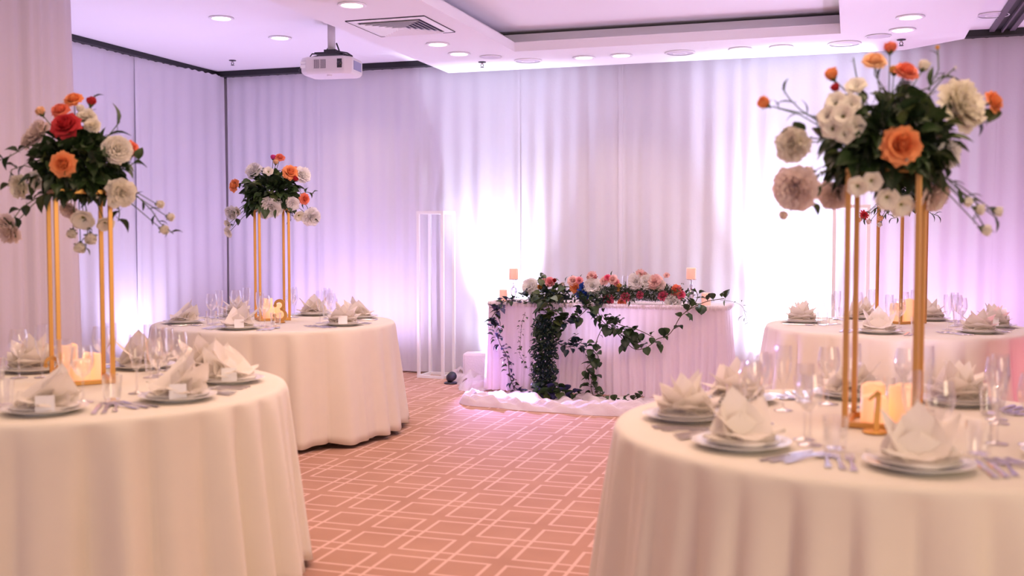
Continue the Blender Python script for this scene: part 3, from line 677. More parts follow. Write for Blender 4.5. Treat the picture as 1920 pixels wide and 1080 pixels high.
def bloom(kind, m, var=0):   # unit diameter
    k = (kind, m, var)
    if k in FL: return FL[k]
    b = MB(); s = sum(map(ord, kind+m))+var*31
    if kind == 'rose':
        petals(b, [(3, .02, .1, .36, .26, .04, 0, .9, .0, 0), (3, .12, .15, .38, .34, .08, -.01, .8, .01, .6), (4, .22, .3, .38, .40, .12, -.02, .7, .02, .2), (5, .42, .6, .38, .42, .15, -.03, .55, .03, .9), (5, .7, .9, .38, .46, .16, -.05, .4, .04, .1), (5, 1.05, 1.0, .36, .48, .16, -.06, .3, .05, .7)], s)
        b.lathe([(.0001, -.12), (.12, -.08), (.18, .0), (.10, .22), (.0001, .26)], 12, cap0=False, cap1=False)
    elif kind == 'bud':
        petals(b, [(3, .0, .0, .55, .42, .06, 0, .9, 0, 0), (4, .18, -.25, .55, .50, .12, -.02, .8, .02, .5), (5, .38, .1, .52, .50, .15, -.03, .7, .04, .2)], s)
        b.lathe([(.0001, -.1), (.14, -.05), (.2, .1), (.1, .4), (.0001, .44)], 10, cap0=False, cap1=False)
    elif kind == 'peony':
        petals(b, [(6, .05, .3, .34, .20, .03, .05, .6, .10, 0), (8, .2, .5, .36, .24, .06, .04, .5, .12, .3), (10, .4, .5, .42, .24, .09, .04, .4, .14, .8), (11, .62, .35, .46, .26, .10, .02, .3, .14, .1), (11, .9, .3, .47, .30, .10, 0, .25, .12, .6), (9, 1.3, .3, .47, .36, .08, -.05, .2, .10, .2)], s)
        b.lathe([(.0001, -.14), (.14, -.08), (.2, .02), (.10, .2), (.0001, .26)], 12, cap0=False, cap1=False)
    elif kind == 'eustoma':
        petals(b, [(6, .35, .8, .46, .46, .06, -.05, .35, .06, 0), (6, .55, .9, .50, .50, .07, -.07, .25, .07, .5)], s)
    elif kind == 'tuft':
        petals(b, [(9, .1, .2, .40, .12, .03, 0, .3, .1, 0), (11, .6, .2, .44, .13, .05, 0, .3, .1, .3), (11, 1.1, .1, .46, .14, .05, 0, .3, .1, .6)], s)
    me = b.mesh(kind, M[m], True)
    FL[k] = me; return me
EYE = MB().lathe([(.0001, .02), (.05, .015), (.085, -.01), (.07, -.05)], 10, cap0=False, cap1=False).mesh('eye', M['eye_green'], True)
CALYX = MB(); CALYX.lathe([(.03, -.3), (.05, -.16), (.15, -.10), (.19, -.02)], 10, cap1=False)
petals(CALYX, [(5, .9, .5, .28, .12, .14, -.05, .2, 0, 0)], 3); CALYX = CALYX.mesh('calyx', M['gstem'], True)
NAMES = {'rose_orange': 'orange rose', 'rose_peach': 'peach rose', 'rose_coral': 'coral rose', 'rose_red': 'dark red rose', 'rose_white': 'cream white flower', 'peony_cream': 'cream peony', 'peony_blush': 'blush peony', 'peony_white': 'white peony', 'rose_pink': 'pink rose', 'rose_hot': 'hot pink rose', 'rose_lightpink': 'light pink rose', 'bloom_blue': 'blue flower', 'bloom_yellow': 'yellow flower', 'bloom_magenta': 'magenta flower'}
PARTN = {'rose': 'rose', 'bud': 'rosebud', 'peony': 'peony', 'eustoma': 'open_flower', 'tuft': 'tufted_flower'}
def put_bloom(parent, kind, m, loc, d, diam, var=0):
    q = Vector(d).to_track_quat('Z', 'Y').to_euler(); q.rotate_axis('Z', rnd.uniform(0, 6))
    o = obj(PARTN[kind], bloom(kind, m, var), parent, loc, q, diam); o['label'] = NAMES[m]
    if kind == 'eustoma': obj('flower_eye', EYE, o, scale=1.0)
    if kind in ('rose', 'bud', 'peony') and diam > .045: obj('calyx', CALYX, o)
    return o
def put_leaf(parent, kind, m, loc, d, L, roll=0):
    q = Vector(d).to_track_quat('X', 'Z').to_euler(); q.rotate_axis('X', roll)
    return obj('leaf', leaf(kind, m), parent, loc, q, L)
def leaf_cloud(mb, n, c, rad, L, r, kinds=('ovate',)):  # small inner foliage, too dense to count
    for _ in range(n):
        d = Vector((r.gauss(0, 1), r.gauss(0, 1), r.gauss(0, 1))).normalized(); k = r.uniform(.3, .9)
        p = Vector((c[0]+d.x*rad[0]*k, c[1]+d.y*rad[1]*k, c[2]+d.z*rad[2]*k))
        t = (d+Vector((r.uniform(-.7, .7), r.uniform(-.7, .7), r.uniform(-.8, .5)))).normalized(); s = t.cross(Vector((r.uniform(-1, 1), r.uniform(-1, 1), .5))).normalized(); l = L*r.uniform(.6, 1.1); up = t.cross(s)
        mb.add([p, p+t*l*.35-s*l*.2+up*l*.05, p+t*l*.75-s*l*.15+up*l*.05, p+t*l, p+t*l*.75+s*l*.15+up*l*.05, p+t*l*.35+s*l*.2+up*l*.05, p+t*l*.5], [(0, 1, 6), (1, 2, 6), (2, 3, 6), (3, 4, 6), (4, 5, 6), (5, 0, 6)])

RGT = Vector((cos(YAW), sin(YAW), 0)); FWD = Vector((-sin(YAW), cos(YAW), 0)); UP = Vector((0, 0, 1))
def bouquet(key, cpx, topy, scale_px, flowers, sprigs, nleaf, rad, seed, zc, Lf, label, leafL):
    x, y, th, side, h = STANDS[key]; base = Vector((x, y, ZP+h)); r = random.Random(seed)
    t = thing('floral_arrangement', label, 'flower arrangement', base, 0, 'tall bouquets on the gold stands')
    C_ = Vector((0, 0, CAM_H)); D0 = (base-C_).dot(_F)
    loc = lambda px, py, dep: C_+ray(px, py)*(D0+dep)-base
    mk('foam_base', MB().lathe([(.07, 0), (.085, .01), (.08, .05), (.05, .09), (.0001, .10)], 20, cap1=False), M['gstem'], t, True)
    cen = UP*zc
    cloud = MB(); leaf_cloud(cloud, int(nleaf*2.2), cen, [q*.86 for q in rad], leafL*.9, r)
    o = mk('inner_foliage', cloud, M['leaf_deep'], t); o['kind'] = 'stuff'
    stems = MB()
    for (px, py, kind, m, dpx, dep) in flowers:
        p = loc(px, py, dep); d = (p-cen); d.normalize(); d = (d*.8-FWD*.75+UP*.12).normalized()
        if kind == 'bud': d = ((p-cen).normalized()*.9+UP*.35-FWD*.25).normalized()
        put_bloom(t, kind, m, p-d*(dpx/scale_px)*.15, d, dpx/scale_px*1.0, r.randint(0, 1))
        a = cen+(p-cen)*.35; b = p-d*(dpx/scale_px)*.2; stems.tube([a, (a+b)/2+UP*.01, b], [.0028, .0022, .0018], 5)
    for _ in range(nleaf):
        while True:
            d = Vector((r.gauss(0, 1), r.gauss(0, 1), r.gauss(0, 1))).normalized()
            if d.z > -.92: break
        k = r.uniform(.72, 1.05); side_k = d.dot(RGT); fw = d.dot(FWD)
        p = cen+RGT*(side_k*rad[0]*k)+FWD*(fw*rad[1]*k)+UP*(d.z*rad[2]*k)
        g = (d+Vector((r.uniform(-.7, .7), r.uniform(-.7, .7), r.uniform(-1.0, .4)))).normalized()
        m = r.choices(['leaf_deep', 'leaf_mid', 'leaf_light'], [5, 3, 1.0])[0]
        put_leaf(t, r.choices(['ovate', 'lance'], [5, 2])[0], m, p, g, leafL*r.uniform(.75, 1.25), r.uniform(-.9, .9))
    for _ in range(nleaf//5):   # leaves drooping over the rim of the stand
        a = r.uniform(0, 2*pi); d = Vector((cos(a), sin(a), 0)); p = d*side*r.uniform(.5, .74)+UP*r.uniform(-.015, .07)
        put_leaf(t, r.choice(['ovate', 'ovate', 'lance']), r.choice(['leaf_deep', 'leaf_mid']), p, (d*.8+UP*r.uniform(-1.1, -.2)+Vector((r.uniform(-.5, .5), r.uniform(-.5, .5), 0))).normalized(), leafL*r.uniform(.8, 1.3), r.uniform(-.5, .5))
    for (pts, dep, n, kind, m, L, fl) in sprigs:
        P = [loc(px, py, dep) for px, py in pts]; stems.tube(P, [.0022]*len(P), 5)
        for i in range(n):
            q = (i+.7)/n*(len(P)-1); a = int(min(q, len(P)-2)); p = P[a].lerp(P[a+1], q-a); td = (P[a+1]-P[a]).normalized()
            sd = td.cross(FWD)*(1 if i % 2 else -1); put_leaf(t, kind, m, p, (td*.7+sd*.7+FWD*r.uniform(-.3, .3)).normalized(), L*r.uniform(.8, 1.1), r.uniform(-.6, .6))
        if fl: put_bloom(t, fl[0], fl[1], P[-1], (P[-1]-P[-2]).normalized()+Vector((0, 0, .01)), fl[2]/scale_px)
    so = mk('stems', stems, M['gstem'], t, True); so['kind'] = 'stuff'
    return t
O, PE, CO, RE, W_, CR, BL, PW = 'rose_orange', 'rose_peach', 'rose_coral', 'rose_red', 'rose_white', 'peony_cream', 'peony_blush', 'peony_white'
bouquet('T1', 1652, 318, 593, [
  (1434, 194, 'bud', O, 34, 0), (1560, 142, 'bud', O, 36, .02), (1567, 166, 'bud', RE, 24, .0), (1603, 196, 'bud', RE, 22, .05), (1641, 111, 'rose', PE, 42, .0), (1669, 92, 'bud', CO, 34, .04), (1677, 134, 'bud', 'bloom_yellow', 28, 0), (1701, 130, 'rose', CO, 44, -.02),
  (1731, 126, 'bud', W_, 32, .03), (1806, 196, 'peony', CR, 100, -.02), (1867, 189, 'rose', O, 42, .0), (1605, 162, 'eustoma', W_, 40, -.06), (1566, 192, 'eustoma', W_, 42, -.09), (1594, 196, 'eustoma', W_, 42, -.12), (1552, 218, 'eustoma', W_, 42, -.11),
  (1580, 216, 'eustoma', W_, 44, -.14), (1600, 238, 'eustoma', W_, 42, -.13), (1560, 240, 'eustoma', W_, 42, -.12), (1584, 250, 'eustoma', W_, 40, -.13), (1693, 271, 'rose', O, 66, -.20), (1483, 270, 'peony', CR, 62, -.02), (1488, 354, 'peony', BL, 80, -.04), (1472, 403, 'bud', BL, 26, 0),
  (1782, 290, 'peony', PW, 52, -.02), (1519, 322, 'bud', BL, 30, .02), (1608, 350, 'eustoma', W_, 38, -.14), (1634, 340, 'eustoma', W_, 38, -.15), (1664, 372, 'eustoma', W_, 44, -.13), (1692, 386, 'eustoma', W_, 46, -.11), (1755, 368, 'peony', BL, 62, .04), (1560, 368, 'peony', BL, 55, .06),
  (1812, 378, 'bud', W_, 28, 0), (1834, 392, 'bud', W_, 30, 0), (1846, 430, 'bud', W_, 32, 0), (1868, 396, 'bud', W_, 28, 0), (1700, 300, 'bud', W_, 8, -.2)],
  [([(1560, 250), (1500, 215), (1450, 200)], 0, 3, 'lance', 'leaf_deep', .04, None), ([(1545, 235), (1500, 205), (1480, 185), (1467, 165)], .03, 3, 'lance', 'leaf_deep', .05, None), ([(1560, 262), (1510, 258), (1480, 245)], 0, 4, 'round', 'leaf_mid', .055, None),
   ([(1740, 170), (1760, 130), (1758, 92)], .05, 2, 'lance', 'leaf_mid', .03, ('bud', 'bloom_yellow', 12)), ([(1730, 190), (1765, 150), (1790, 128)], .05, 3, 'lance', 'leaf_deep', .02, ('bud', 'rose_white', 8)), ([(1620, 190), (1605, 140), (1600, 108)], .05, 2, 'lance', 'leaf_deep', .02, None),
   ([(1760, 320), (1790, 350), (1830, 380), (1870, 410)], .0, 7, 'lance', 'leaf_mid', .05, None), ([(1790, 345), (1820, 380), (1850, 435)], .0, 4, 'lance', 'leaf_light', .045, None), ([(1810, 215), (1840, 230), (1858, 228)], 0, 2, 'round', 'leaf_mid', .06, None),
   ([(1540, 320), (1525, 350), (1520, 385)], 0, 4, 'ovate', 'leaf_mid', .05, None), ([(1700, 180), (1740, 165), (1770, 140)], .02, 3, 'lance', 'leaf_mid', .07, None), ([(1660, 170), (1640, 140), (1640, 118)], .02, 2, 'lance', 'leaf_deep', .05, None), ([(1670, 180), (1690, 150), (1700, 135)], 0, 2, 'lance', 'leaf_deep', .05, None)],
  300, (.17, .155, .145), 11, .085, 0, 'largest bouquet of peonies, orange roses and dark leaves, on the right foreground stand', .068)
bouquet('TL', 158, 366, 459, [
  (137, 184, 'rose', O, 34, 0), (112, 204, 'rose', CO, 34, -.04), (77, 211, 'bud', PE, 26, 0), (121, 232, 'rose', RE, 50, -.10), (171, 192, 'bud', RE, 26, .02), (162, 217, 'peony', W_, 34, -.02), (173, 234, 'peony', CR, 28, -.05), (70, 247, 'peony', BL, 50, .03), (150, 205, 'bud', W_, 22, -.02),
  (116, 307, 'rose', O, 44, -.19), (222, 279, 'peony', W_, 50, -.08), (246, 277, 'rose', CO, 32, .02), (68, 338, 'eustoma', W_, 36, -.09), (34, 350, 'peony', CR, 42, -.05), (229, 362, 'peony', CR, 50, -.08), (214, 378, 'eustoma', W_, 26, -.1), (155, 411, 'eustoma', W_, 44, -.06),
  (150, 462, 'bud', W_, 30, -.05), (170, 445, 'bud', W_, 32, -.05), (135, 436, 'bud', W_, 26, -.05), (197, 420, 'eustoma', W_, 34, .03), (52, 262, 'peony', BL, 36, .04), (12, 430, 'peony', BL, 56, .02), (298, 383, 'bud', W_, 22, 0), (318, 407, 'bud', W_, 22, 0), (306, 430, 'bud', W_, 26, 0), (128, 395, 'peony', BL, 34, .06), (182, 370, 'bud', W_, 6, -.1)],
  [([(225, 365), (258, 368), (285, 395), (300, 418), (325, 438)], 0, 8, 'lance', 'leaf_deep', .045, None), ([(85, 300), (50, 275), (20, 292), (0, 300), (-15, 310)], -.03, 7, 'ovate', 'leaf_deep', .055, None), ([(80, 320), (45, 310), (22, 318), (15, 350)], 0, 5, 'ovate', 'leaf_deep', .05, None),
   ([(70, 370), (40, 390), (15, 425)], 0, 5, 'ovate', 'leaf_deep', .055, None), ([(170, 290), (195, 265), (225, 228)], 0, 4, 'lance', 'leaf_mid', .085, None), ([(165, 225), (168, 200), (178, 178)], .02, 3, 'lance', 'leaf_mid', .045, None), ([(160, 400), (165, 430), (160, 470)], -.05, 4, 'lance', 'leaf_light', .035, None), ([(215, 320), (245, 310), (262, 298)], 0, 4, 'ovate', 'leaf_mid', .07, None), ([(222, 385), (224, 400), (222, 415)], 0, 2, 'ovate', 'leaf_deep', .06, None)],
  270, (.15, .14, .12), 12, .10, 0, 'bouquet with orange and red roses and dark leaves, on the left foreground stand', .068)
bouquet('T3', 510, 388, 257, [
  (437, 347, 'rose', O, 24, 0), (475, 318, 'peony', PW, 30, -.05), (503, 321, 'eustoma', W_, 20, -.1), (525, 294, 'rose', CO, 18, 0), (512, 296, 'bud', 'bloom_magenta', 14, 0), (517, 305, 'bud', PE, 14, -.03), (545, 322, 'rose', O, 28, -.08), (557, 320, 'rose', CO, 20, 0), (568, 327, 'peony', PW, 30, -.02), (553, 336, 'bud', RE, 14, -.08),
  (508, 389, 'peony', PW, 38, -.12), (572, 373, 'rose', CO, 20, -.03), (549, 382, 'peony', PW, 24, -.08), (585, 408, 'peony', PW, 32, 0), (561, 405, 'eustoma', W_, 22, -.02), (432, 400, 'peony', PW, 26, 0), (427, 420, 'eustoma', W_, 18, 0), (428, 436, 'eustoma', W_, 20, 0), (446, 396, 'eustoma', W_, 18, 0), (497, 400, 'peony', PW, 22, -.08)],
  [([(565, 370), (580, 395), (590, 415)], 0, 4, 'ovate', 'leaf_deep', .05, None), ([(470, 370), (450, 395), (436, 425)], 0, 5, 'ovate', 'leaf_deep', .05, None), ([(560, 365), (575, 360), (588, 363)], 0, 4, 'ovate', 'leaf_mid', .05, None), ([(470, 345), (455, 342), (440, 347)], 0, 3, 'ovate', 'leaf_deep', .05, None), ([(540, 385), (545, 400), (545, 415)], 0, 3, 'lance', 'leaf_deep', .05, None)],
  210, (.165, .14, .115), 13, .12, 0, 'bouquet of white peonies and coral roses on the far left stand', .075)
bouquet('T4', 1692, 398, 247, [
  (1620, 403, 'tuft', RE, 18, 0), (1612, 412, 'bud', PE, 12, 0), (1630, 415, 'bud', BL, 12, 0), (1652, 408, 'bud', PE, 14, 0), (1650, 420, 'bud', W_, 12, 0), (1655, 340, 'peony', PW, 32, -.1), (1700, 320, 'rose', O, 24, -.12), (1735, 350, 'peony', BL, 34, -.08), (1760, 375, 'peony', BL, 30, 0), (1670, 300, 'rose', CO, 22, 0), (1722, 290, 'peony', PW, 26, 0)],
  [([(1660, 385), (1640, 392), (1618, 412)], 0, 4, 'lance', 'leaf_deep', .05, None), ([(1670, 395), (1660, 402), (1650, 418)], 0, 4, 'lance', 'leaf_deep', .04, None), ([(1730, 390), (1745, 400), (1760, 405)], 0, 5, 'lance', 'leaf_deep', .06, None), ([(1690, 395), (1680, 408), (1670, 410)], 0, 4, 'lance', 'leaf_deep', .05, None)],
  110, (.16, .15, .13), 14, .13, 0, 'bouquet on the far right stand, mostly hidden behind the largest bouquet', .075)

# ------------------------------------------------------------------ head table
HX0, HX1, HY0, HY1, HZ = -3.02, -.985, 8.76, 9.30, .78
t = thing('head_table', 'long rectangular head table under a white skirt', 'table', ((HX0+HX1)/2, (HY0+HY1)/2, 0))
hx, hy = (HX1-HX0)/2-.03, (HY1-HY0)/2-.03
mk('tabletop', MB().box(-hx, -hy, HZ-.03, hx, hy, HZ-.006), M['wood'], t)
for sx in (-1, 1):
    for sy in (-1, 1): mk('leg', MB().tube([(sx*(hx-.1), sy*(hy-.06), 0), (sx*(hx-.1), sy*(hy-.06), HZ-.03)], .015, 8), M['steel'], t)
def perimeter(x0, y0, x1, y1, step):
    out = []; pts = [(x0, y1), (x0, y0), (x1, y0), (x1, y1)]
    for (a, b), nrm in zip(zip(pts[:-1], pts[1:]), ((-1, 0), (0, -1), (1, 0))):
        L = hypot(b[0]-a[0], b[1]-a[1]); n = int(L/step)
        for i in range(n): k = i/n; out.append((a[0]+(b[0]-a[0])*k, a[1]+(b[1]-a[1])*k, nrm[0], nrm[1]))
    out.append((*pts[-1], 1, 0)); return out
def skirt():
    P = perimeter(HX0, HY0, HX1, HY1, .0085); r = random.Random(3); v = []; f = []; rows = 14; n = len(P)
    k = [r.uniform(0, 6) for _ in range(8)]
    for j in range(rows+1):
        t_ = j/rows; z = HZ-.012-(HZ-.03)*t_
        for i, (x, y, nx, ny) in enumerate(P):
            s = i*.0085; fo = .5*sin(s*2*pi/.062+2.5*sin(s*4+k[0]))+.5*sin(s*2*pi/.16+2*sin(s*1.7+k[1])+t_*.8*sin(s*3))+.12*sin(s*2*pi/.034+k[2])
            o_ = .008+(.006+.026*t_)*fo+.05*t_*t_+.012*t_*sin(s*1.4+k[3])
            v.append((x+nx*o_+.010*t_*sin(s*5+t_*5), y+ny*o_, z))
    for j in range(rows):
        for i in range(n-1): f.append((j*n+i, j*n+i+1, (j+1)*n+i+1, (j+1)*n+i))
    return MB().add(v, f)
sk = thing('table_skirt', 'pleated pinkish white tulle skirt around the head table', 'table skirt', (0, 0, 0))
M['skirt'] = mat('pink_tulle_skirt', (.88, .76, .84), .8, trans=.15, bump=(90, .25), spec=.2)
mk('pleated_skirt', skirt(), M['skirt'], sk, True)
mk('top_cloth', MB().box(HX0-.004, HY0-.004, HZ-.014, HX1+.004, HY1+.004, HZ), M['tulle'], sk, bevel=.004)
def ruffle():
    P = perimeter(HX0, HY0, HX1, HY1, .006); v = []; f = []; n = len(P)
    for j, (o0, z0, am) in enumerate(((-.015, HZ+.002, .002), (.004, HZ+.010, .006), (.016, HZ+.004, .010), (.022, HZ-.012, .012), (.020, HZ-.028, .014))):
        for i, (x, y, nx, ny) in enumerate(P):
            s = i*.006; q = sin(s*2*pi/.028+sin(s*9))+.5*sin(s*2*pi/.011); v.append((x+nx*(o0+am*q*.6), y+ny*(o0+am*q*.6), z0+am*.5*sin(s*2*pi/.02+j+2*sin(s*7))))
    for j in range(4):
        for i in range(n-1): f.append((j*n+i, j*n+i+1, (j+1)*n+i+1, (j+1)*n+i))
    return MB().add(v, f)
mk('lace_ruffle', ruffle(), M['tulle'], sk, True)

# heap of tulle on the carpet in front
def tulle_heap(label, pts, wid, hgt, seed, amp=1.):
    r = random.Random(seed); P = [Vector((x, y, 0)) for x, y in pts]; L = [0]
    for a, b in zip(P[:-1], P[1:]): L.append(L[-1]+(b-a).length)
    n = int(L[-1]/.012); m_ = 16; v = []; f = []; k = [r.uniform(0, 6) for _ in range(10)]
    for i in range(n+1):
        s = L[-1]*i/n; a = max(j for j in range(len(L)) if L[j] <= s+1e-6); a = min(a, len(P)-2); q = (s-L[a])/(L[a+1]-L[a]); p = P[a].lerp(P[a+1], q); d = (P[a+1]-P[a]).normalized(); nn = Vector((-d.y, d.x, 0))
        end = min(1, min(s, L[-1]-s)/.18)**.5
        for j in range(m_+1):
            u = -1+2*j/m_; e = max(0, 1-u*u)**.5
            z = hgt*e*end*(.75+.25*sin(s*4.3+k[0])*amp)+e*.018*sin(s*21+u*5+k[1])+e*.012*sin(s*47+u*9+k[2])+e*.010*sin(u*13+s*9+k[3])
            w_ = wid*(1+.15*sin(s*3.1+k[4])+.06*sin(s*13+k[5]))*(.35+.65*end)
            pp = p+nn*u*w_; v.append((pp.x+.01*sin(s*30+u*4), pp.y, max(.003, z)))
    for i in range(n):
        for j in range(m_): a = i*(m_+1)+j; f.append((a, a+1, a+m_+2, a+m_+1))
    o = mk('tulle_heap', MB().add(v, f), M['tulle'], smooth=True); return tag(o, label, 'tulle')
tulle_heap('long rumpled heap of white tulle on the carpet before the head table', [(-3.0, 8.35), (-2.9, 8.02), (-2.45, 7.93), (-1.9, 7.90), (-1.3, 7.93), (-.75, 8.2)], .125, .085, 1)
tulle_heap('thin spread of white tulle between the skirt and the rumpled heap', [(-2.95, 8.48), (-2.3, 8.40), (-1.6, 8.40), (-.8, 8.48)], .30, .035, 2, .5)
tulle_heap('heap of white tulle on the carpet left of the head table', [(-3.62, 9.42), (-3.40, 9.30), (-3.22, 9.05), (-3.15, 8.65)], .15, .13, 4)
# little covered box and black lamp by the left end
t = thing('small_uplight', 'small black lamp half under the tulle beside the left frame stand', 'uplight', (-3.50, 9.06, 0), .4, None)
mk('base', MB().lathe([(.06, 0), (.065, .01), (.05, .018)], 20), M['dark'], t, True); mk('body', MB().lathe([(.030, -.05), (.040, -.02), (.042, .05)], 18), M['dark'], t, True, loc=(0, 0, .060), rot=(1.2, 0, .3))
spot('uplight_beam', (-3.42, 8.86, .42), (-2.5, 7.0, 0), 320, (.50, .34, 1), 75, 1, .03, t)
t = thing('covered_box', 'low box covered in white cloth between the left frame stand and the head table', 'box', (-3.33, 9.30, 0), .2)
mk('box_body', MB().box(-.12, -.1, 0, .12, .1, .27), M['tulle'], t, bevel=.02)

# tall white frame stands
def frame_stand(x, y, rz, label, side=.285, h=1.62):
    t = thing('frame_stand', label, 'frame stand', (x, y, 0), rz, 'white frame stands'); b = .027; q = side/2
    for sx in (-1, 1):
        for sy in (-1, 1): mk('post', MB().box(sx*q-b/2, sy*q-b/2, b, sx*q+b/2, sy*q+b/2, h-b), M['white'], t, bevel=.001)
    for z in (0, h-b):
        m = MB(); m.box(-q-b/2, -q-b/2, z, q+b/2, -q+b/2, z+b); m.box(-q-b/2, q-b/2, z, q+b/2, q+b/2, z+b); m.box(-q-b/2, -q+b/2, z, -q+b/2, q-b/2, z+b); m.box(q-b/2, -q+b/2, z, q+b/2, q-b/2, z+b)
        mk('base_frame' if z == 0 else 'top_frame', m, M['white'], t)
    mk('top_panel', MB().box(-q, -q, h-.004, q, q, h-.001), M['white'], t)
frame_stand(-3.81, 9.48, -.06, 'tall white square frame stand left of the head table', .255, 1.60)
frame_stand(.0, 9.30, .0, 'tall white frame stand right of the head table, behind the near gold posts', .27, 1.62)

# candlesticks and candles on the head table
def candlestick(px, py_top, Y, label, clabel):
    p = at(px, py_top+22, Y); x, y = p.x, p.y; h = p.z-HZ
    t = thing('candlestick', label, 'candlestick', (x, y, HZ), 0, 'crystal candlesticks'); 
    mk('foot', MB().lathe([(.042, 0), (.044, .006), (.020, .014), (.008, .024)], 20), M['crystal'], t, True)
    m = MB(); z = .024; H_ = h-.012
    m.lathe([(.008, z), (.024, z+.2*H_), (.033, z+.38*H_), (.026, z+.52*H_), (.010, z+.60*H_), (.016, z+.66*H_), (.008, z+.74*H_), (.007, H_)], 14)
    mk('crystal_stem', m, M['crystal'], t)
    mk('dish', MB().lathe([(.008, H_), (.044, H_+.004), (.052, H_+.012), (.049, H_+.013), (.03, H_+.0085), (.0001, H_+.008)], 24, cap1=False), M['crystal'], t, True)
    candle(x, y, .041, .098, clabel, 'candle_pale', HZ+H_+.008, 'peach candles on the head table', False)
candlestick(963, 501, 8.95, 'crystal candlestick at the left end of the head table', 'peach pillar candle on the left crystal candlestick')
candlestick(1296, 501, 8.95, 'crystal candlestick at the right end of the head table', 'peach pillar candle on the right crystal candlestick')
p = at(943.5, 562, 8.93); candle(p.x, p.y, .037, .105, 'peach pillar candle standing directly on the left end of the head table', 'candle_pale', HZ, 'peach candles on the head table', False)
p = at(1324, 566, 8.93); candle(p.x, p.y, .039, .105, 'peach pillar candle standing directly on the right end of the head table', 'candle_pale', HZ, 'peach candles on the head table', False)
for px, s_ in ((1172, 'left'), (1184, 'right')):
    p = at(px, 560, 9.08); put('champagne_flute', flute_me, s_+' one of two champagne flutes behind the flowers of the head table', 'glass', p.x, p.y, HZ, 0, 'flutes on the head table', 1.05)

# garland along the front of the head table
t = thing('floral_garland', 'long garland of roses, peonies and dark leaves lying along the head table', 'garland', (-2.0, 8.88, HZ))
G0 = Vector((-2.0, 8.88, HZ)); r = random.Random(21)
PK, HP, LP = 'rose_pink', 'rose_hot', 'rose_lightpink'
GY = 8.82
for (px, py, kind, m, d) in [(995, 538, 'peony', PW, 28), (1014, 539, 'bud', 'bloom_yellow', 13), (1031, 529, 'rose', PK, 18), (1040, 526, 'bud', RE, 10), (1022, 526, 'bud', LP, 10), (1074, 527, 'rose', LP, 18), (1086, 526, 'rose', PK, 13), (1079, 539, 'rose', O, 20),
    (1095, 541, 'tuft', 'bloom_blue', 24), (1091, 551, 'tuft', 'bloom_blue', 24), (1101, 553, 'tuft', 'bloom_blue', 22), (1096, 560, 'tuft', 'bloom_blue', 18), (1112, 537, 'peony', PW, 30), (1110, 518, 'tuft', LP, 20), (1104, 521, 'bud', LP, 11), (1117, 520, 'bud', PK, 11), (1133, 527, 'rose', LP, 16), (1139, 521, 'rose', HP, 12), (1149, 524, 'rose', LP, 16), (1156, 530, 'rose', PK, 12),
    (1163, 536, 'bud', 'bloom_yellow', 12), (1160, 544, 'bud', 'bloom_yellow', 9), (1193, 528, 'peony', PW, 28), (1211, 528, 'peony', PW, 26), (1202, 514, 'tuft', LP, 20), (1195, 517, 'bud', PK, 9), (1210, 515, 'bud', LP, 10), (1228, 530, 'peony', LP, 26), (1238, 535, 'peony', BL, 18), (1250, 517, 'tuft', LP, 13), (1268, 544, 'rose', CO, 18), (1276, 553, 'rose', HP, 15), (1264, 552, 'rose', PK, 13), (1274, 541, 'bud', PK, 11),
    (1141, 563, 'rose', HP, 20), (1173, 557, 'rose', HP, 16), (1166, 568, 'rose', CO, 16), (1200, 553, 'rose', HP, 13), (1243, 555, 'rose', HP, 17), (1261, 567, 'peony', PW, 26), (1096, 563, 'tuft', 'bloom_magenta', 13), (1097, 572, 'bud', 'bloom_magenta', 10), (1205, 524, 'bud', LP, 9), (1056, 534, 'bud', BL, 10)]:
    p = at(px, py, GY)-G0; d_ = Vector((r.uniform(-.3, .3), -1, .35+r.uniform(-.2, .3))).normalized(); put_bloom(t, kind, m, p, d_, d/222*1.1, r.randint(0, 1))
cl = MB()
for k in range(18):
    q = k/17; px = 985+300*q; py = 556-6*sin(q*3)-(4 if .4 < q < .9 else 0)+r.uniform(-3, 3); c = at(px, py, 8.92)-G0; leaf_cloud(cl, 34, c, (.10, .10, .06), .045, r)
for px, py, rr in ((1015, 552, .09), (1030, 548, .09), (1045, 560, .11), (1030, 585, .11), (1055, 575, .08), (1128, 555, .08), (1115, 565, .08)):
    leaf_cloud(cl, 60, at(px, py, 8.80)-G0, (rr, .07, rr), .05, r)
o = mk('inner_foliage', cl, M['leaf_deep'], t); o['kind'] = 'stuff'
nd = MB()
for k in range(3200):   # fir-like runner needles
    px = r.uniform(1130, 1268); py = r.uniform(540, 564); p = at(px, py, r.uniform(8.78, 8.95))-G0
    d_ = Vector((r.uniform(-1, 1), r.uniform(-1, .2), r.uniform(-.5, .9))).normalized()*r.uniform(.02, .055); s = d_.cross(Vector((0, 1, .3))).normalized()*.0016
    nd.add([p-s, p+s, p+d_], [(0, 1, 2)])
o = mk('fir_needles', nd, M['leaf_deep'], t); o['kind'] = 'stuff'
def leaf_zone(T, base, n, x0, x1, y0, y1, Y, L, mats, kinds=('ovate', 'round', 'ivy')):
    for _ in range(n):
        px, py = r.uniform(x0, x1), r.uniform(y0, y1); p = at(px, py, Y+r.uniform(-.04, .04))-base
        d_ = Vector((r.uniform(-1, 1), r.uniform(-.7, .1), r.uniform(-1, .5))).normalized()
        put_leaf(T, r.choice(kinds), r.choice(mats), p, d_, L*r.uniform(.7, 1.2), r.uniform(-.8, .8))
leaf_zone(t, G0, 60, 985, 1060, 535, 572, 8.76, .075, ['leaf_deep', 'leaf_mid', 'leaf_blue_lit', 'leaf_light'])
leaf_zone(t, G0, 16, 1000, 1045, 515, 532, 8.85, .05, ['leaf_grey', 'leaf_mid'])
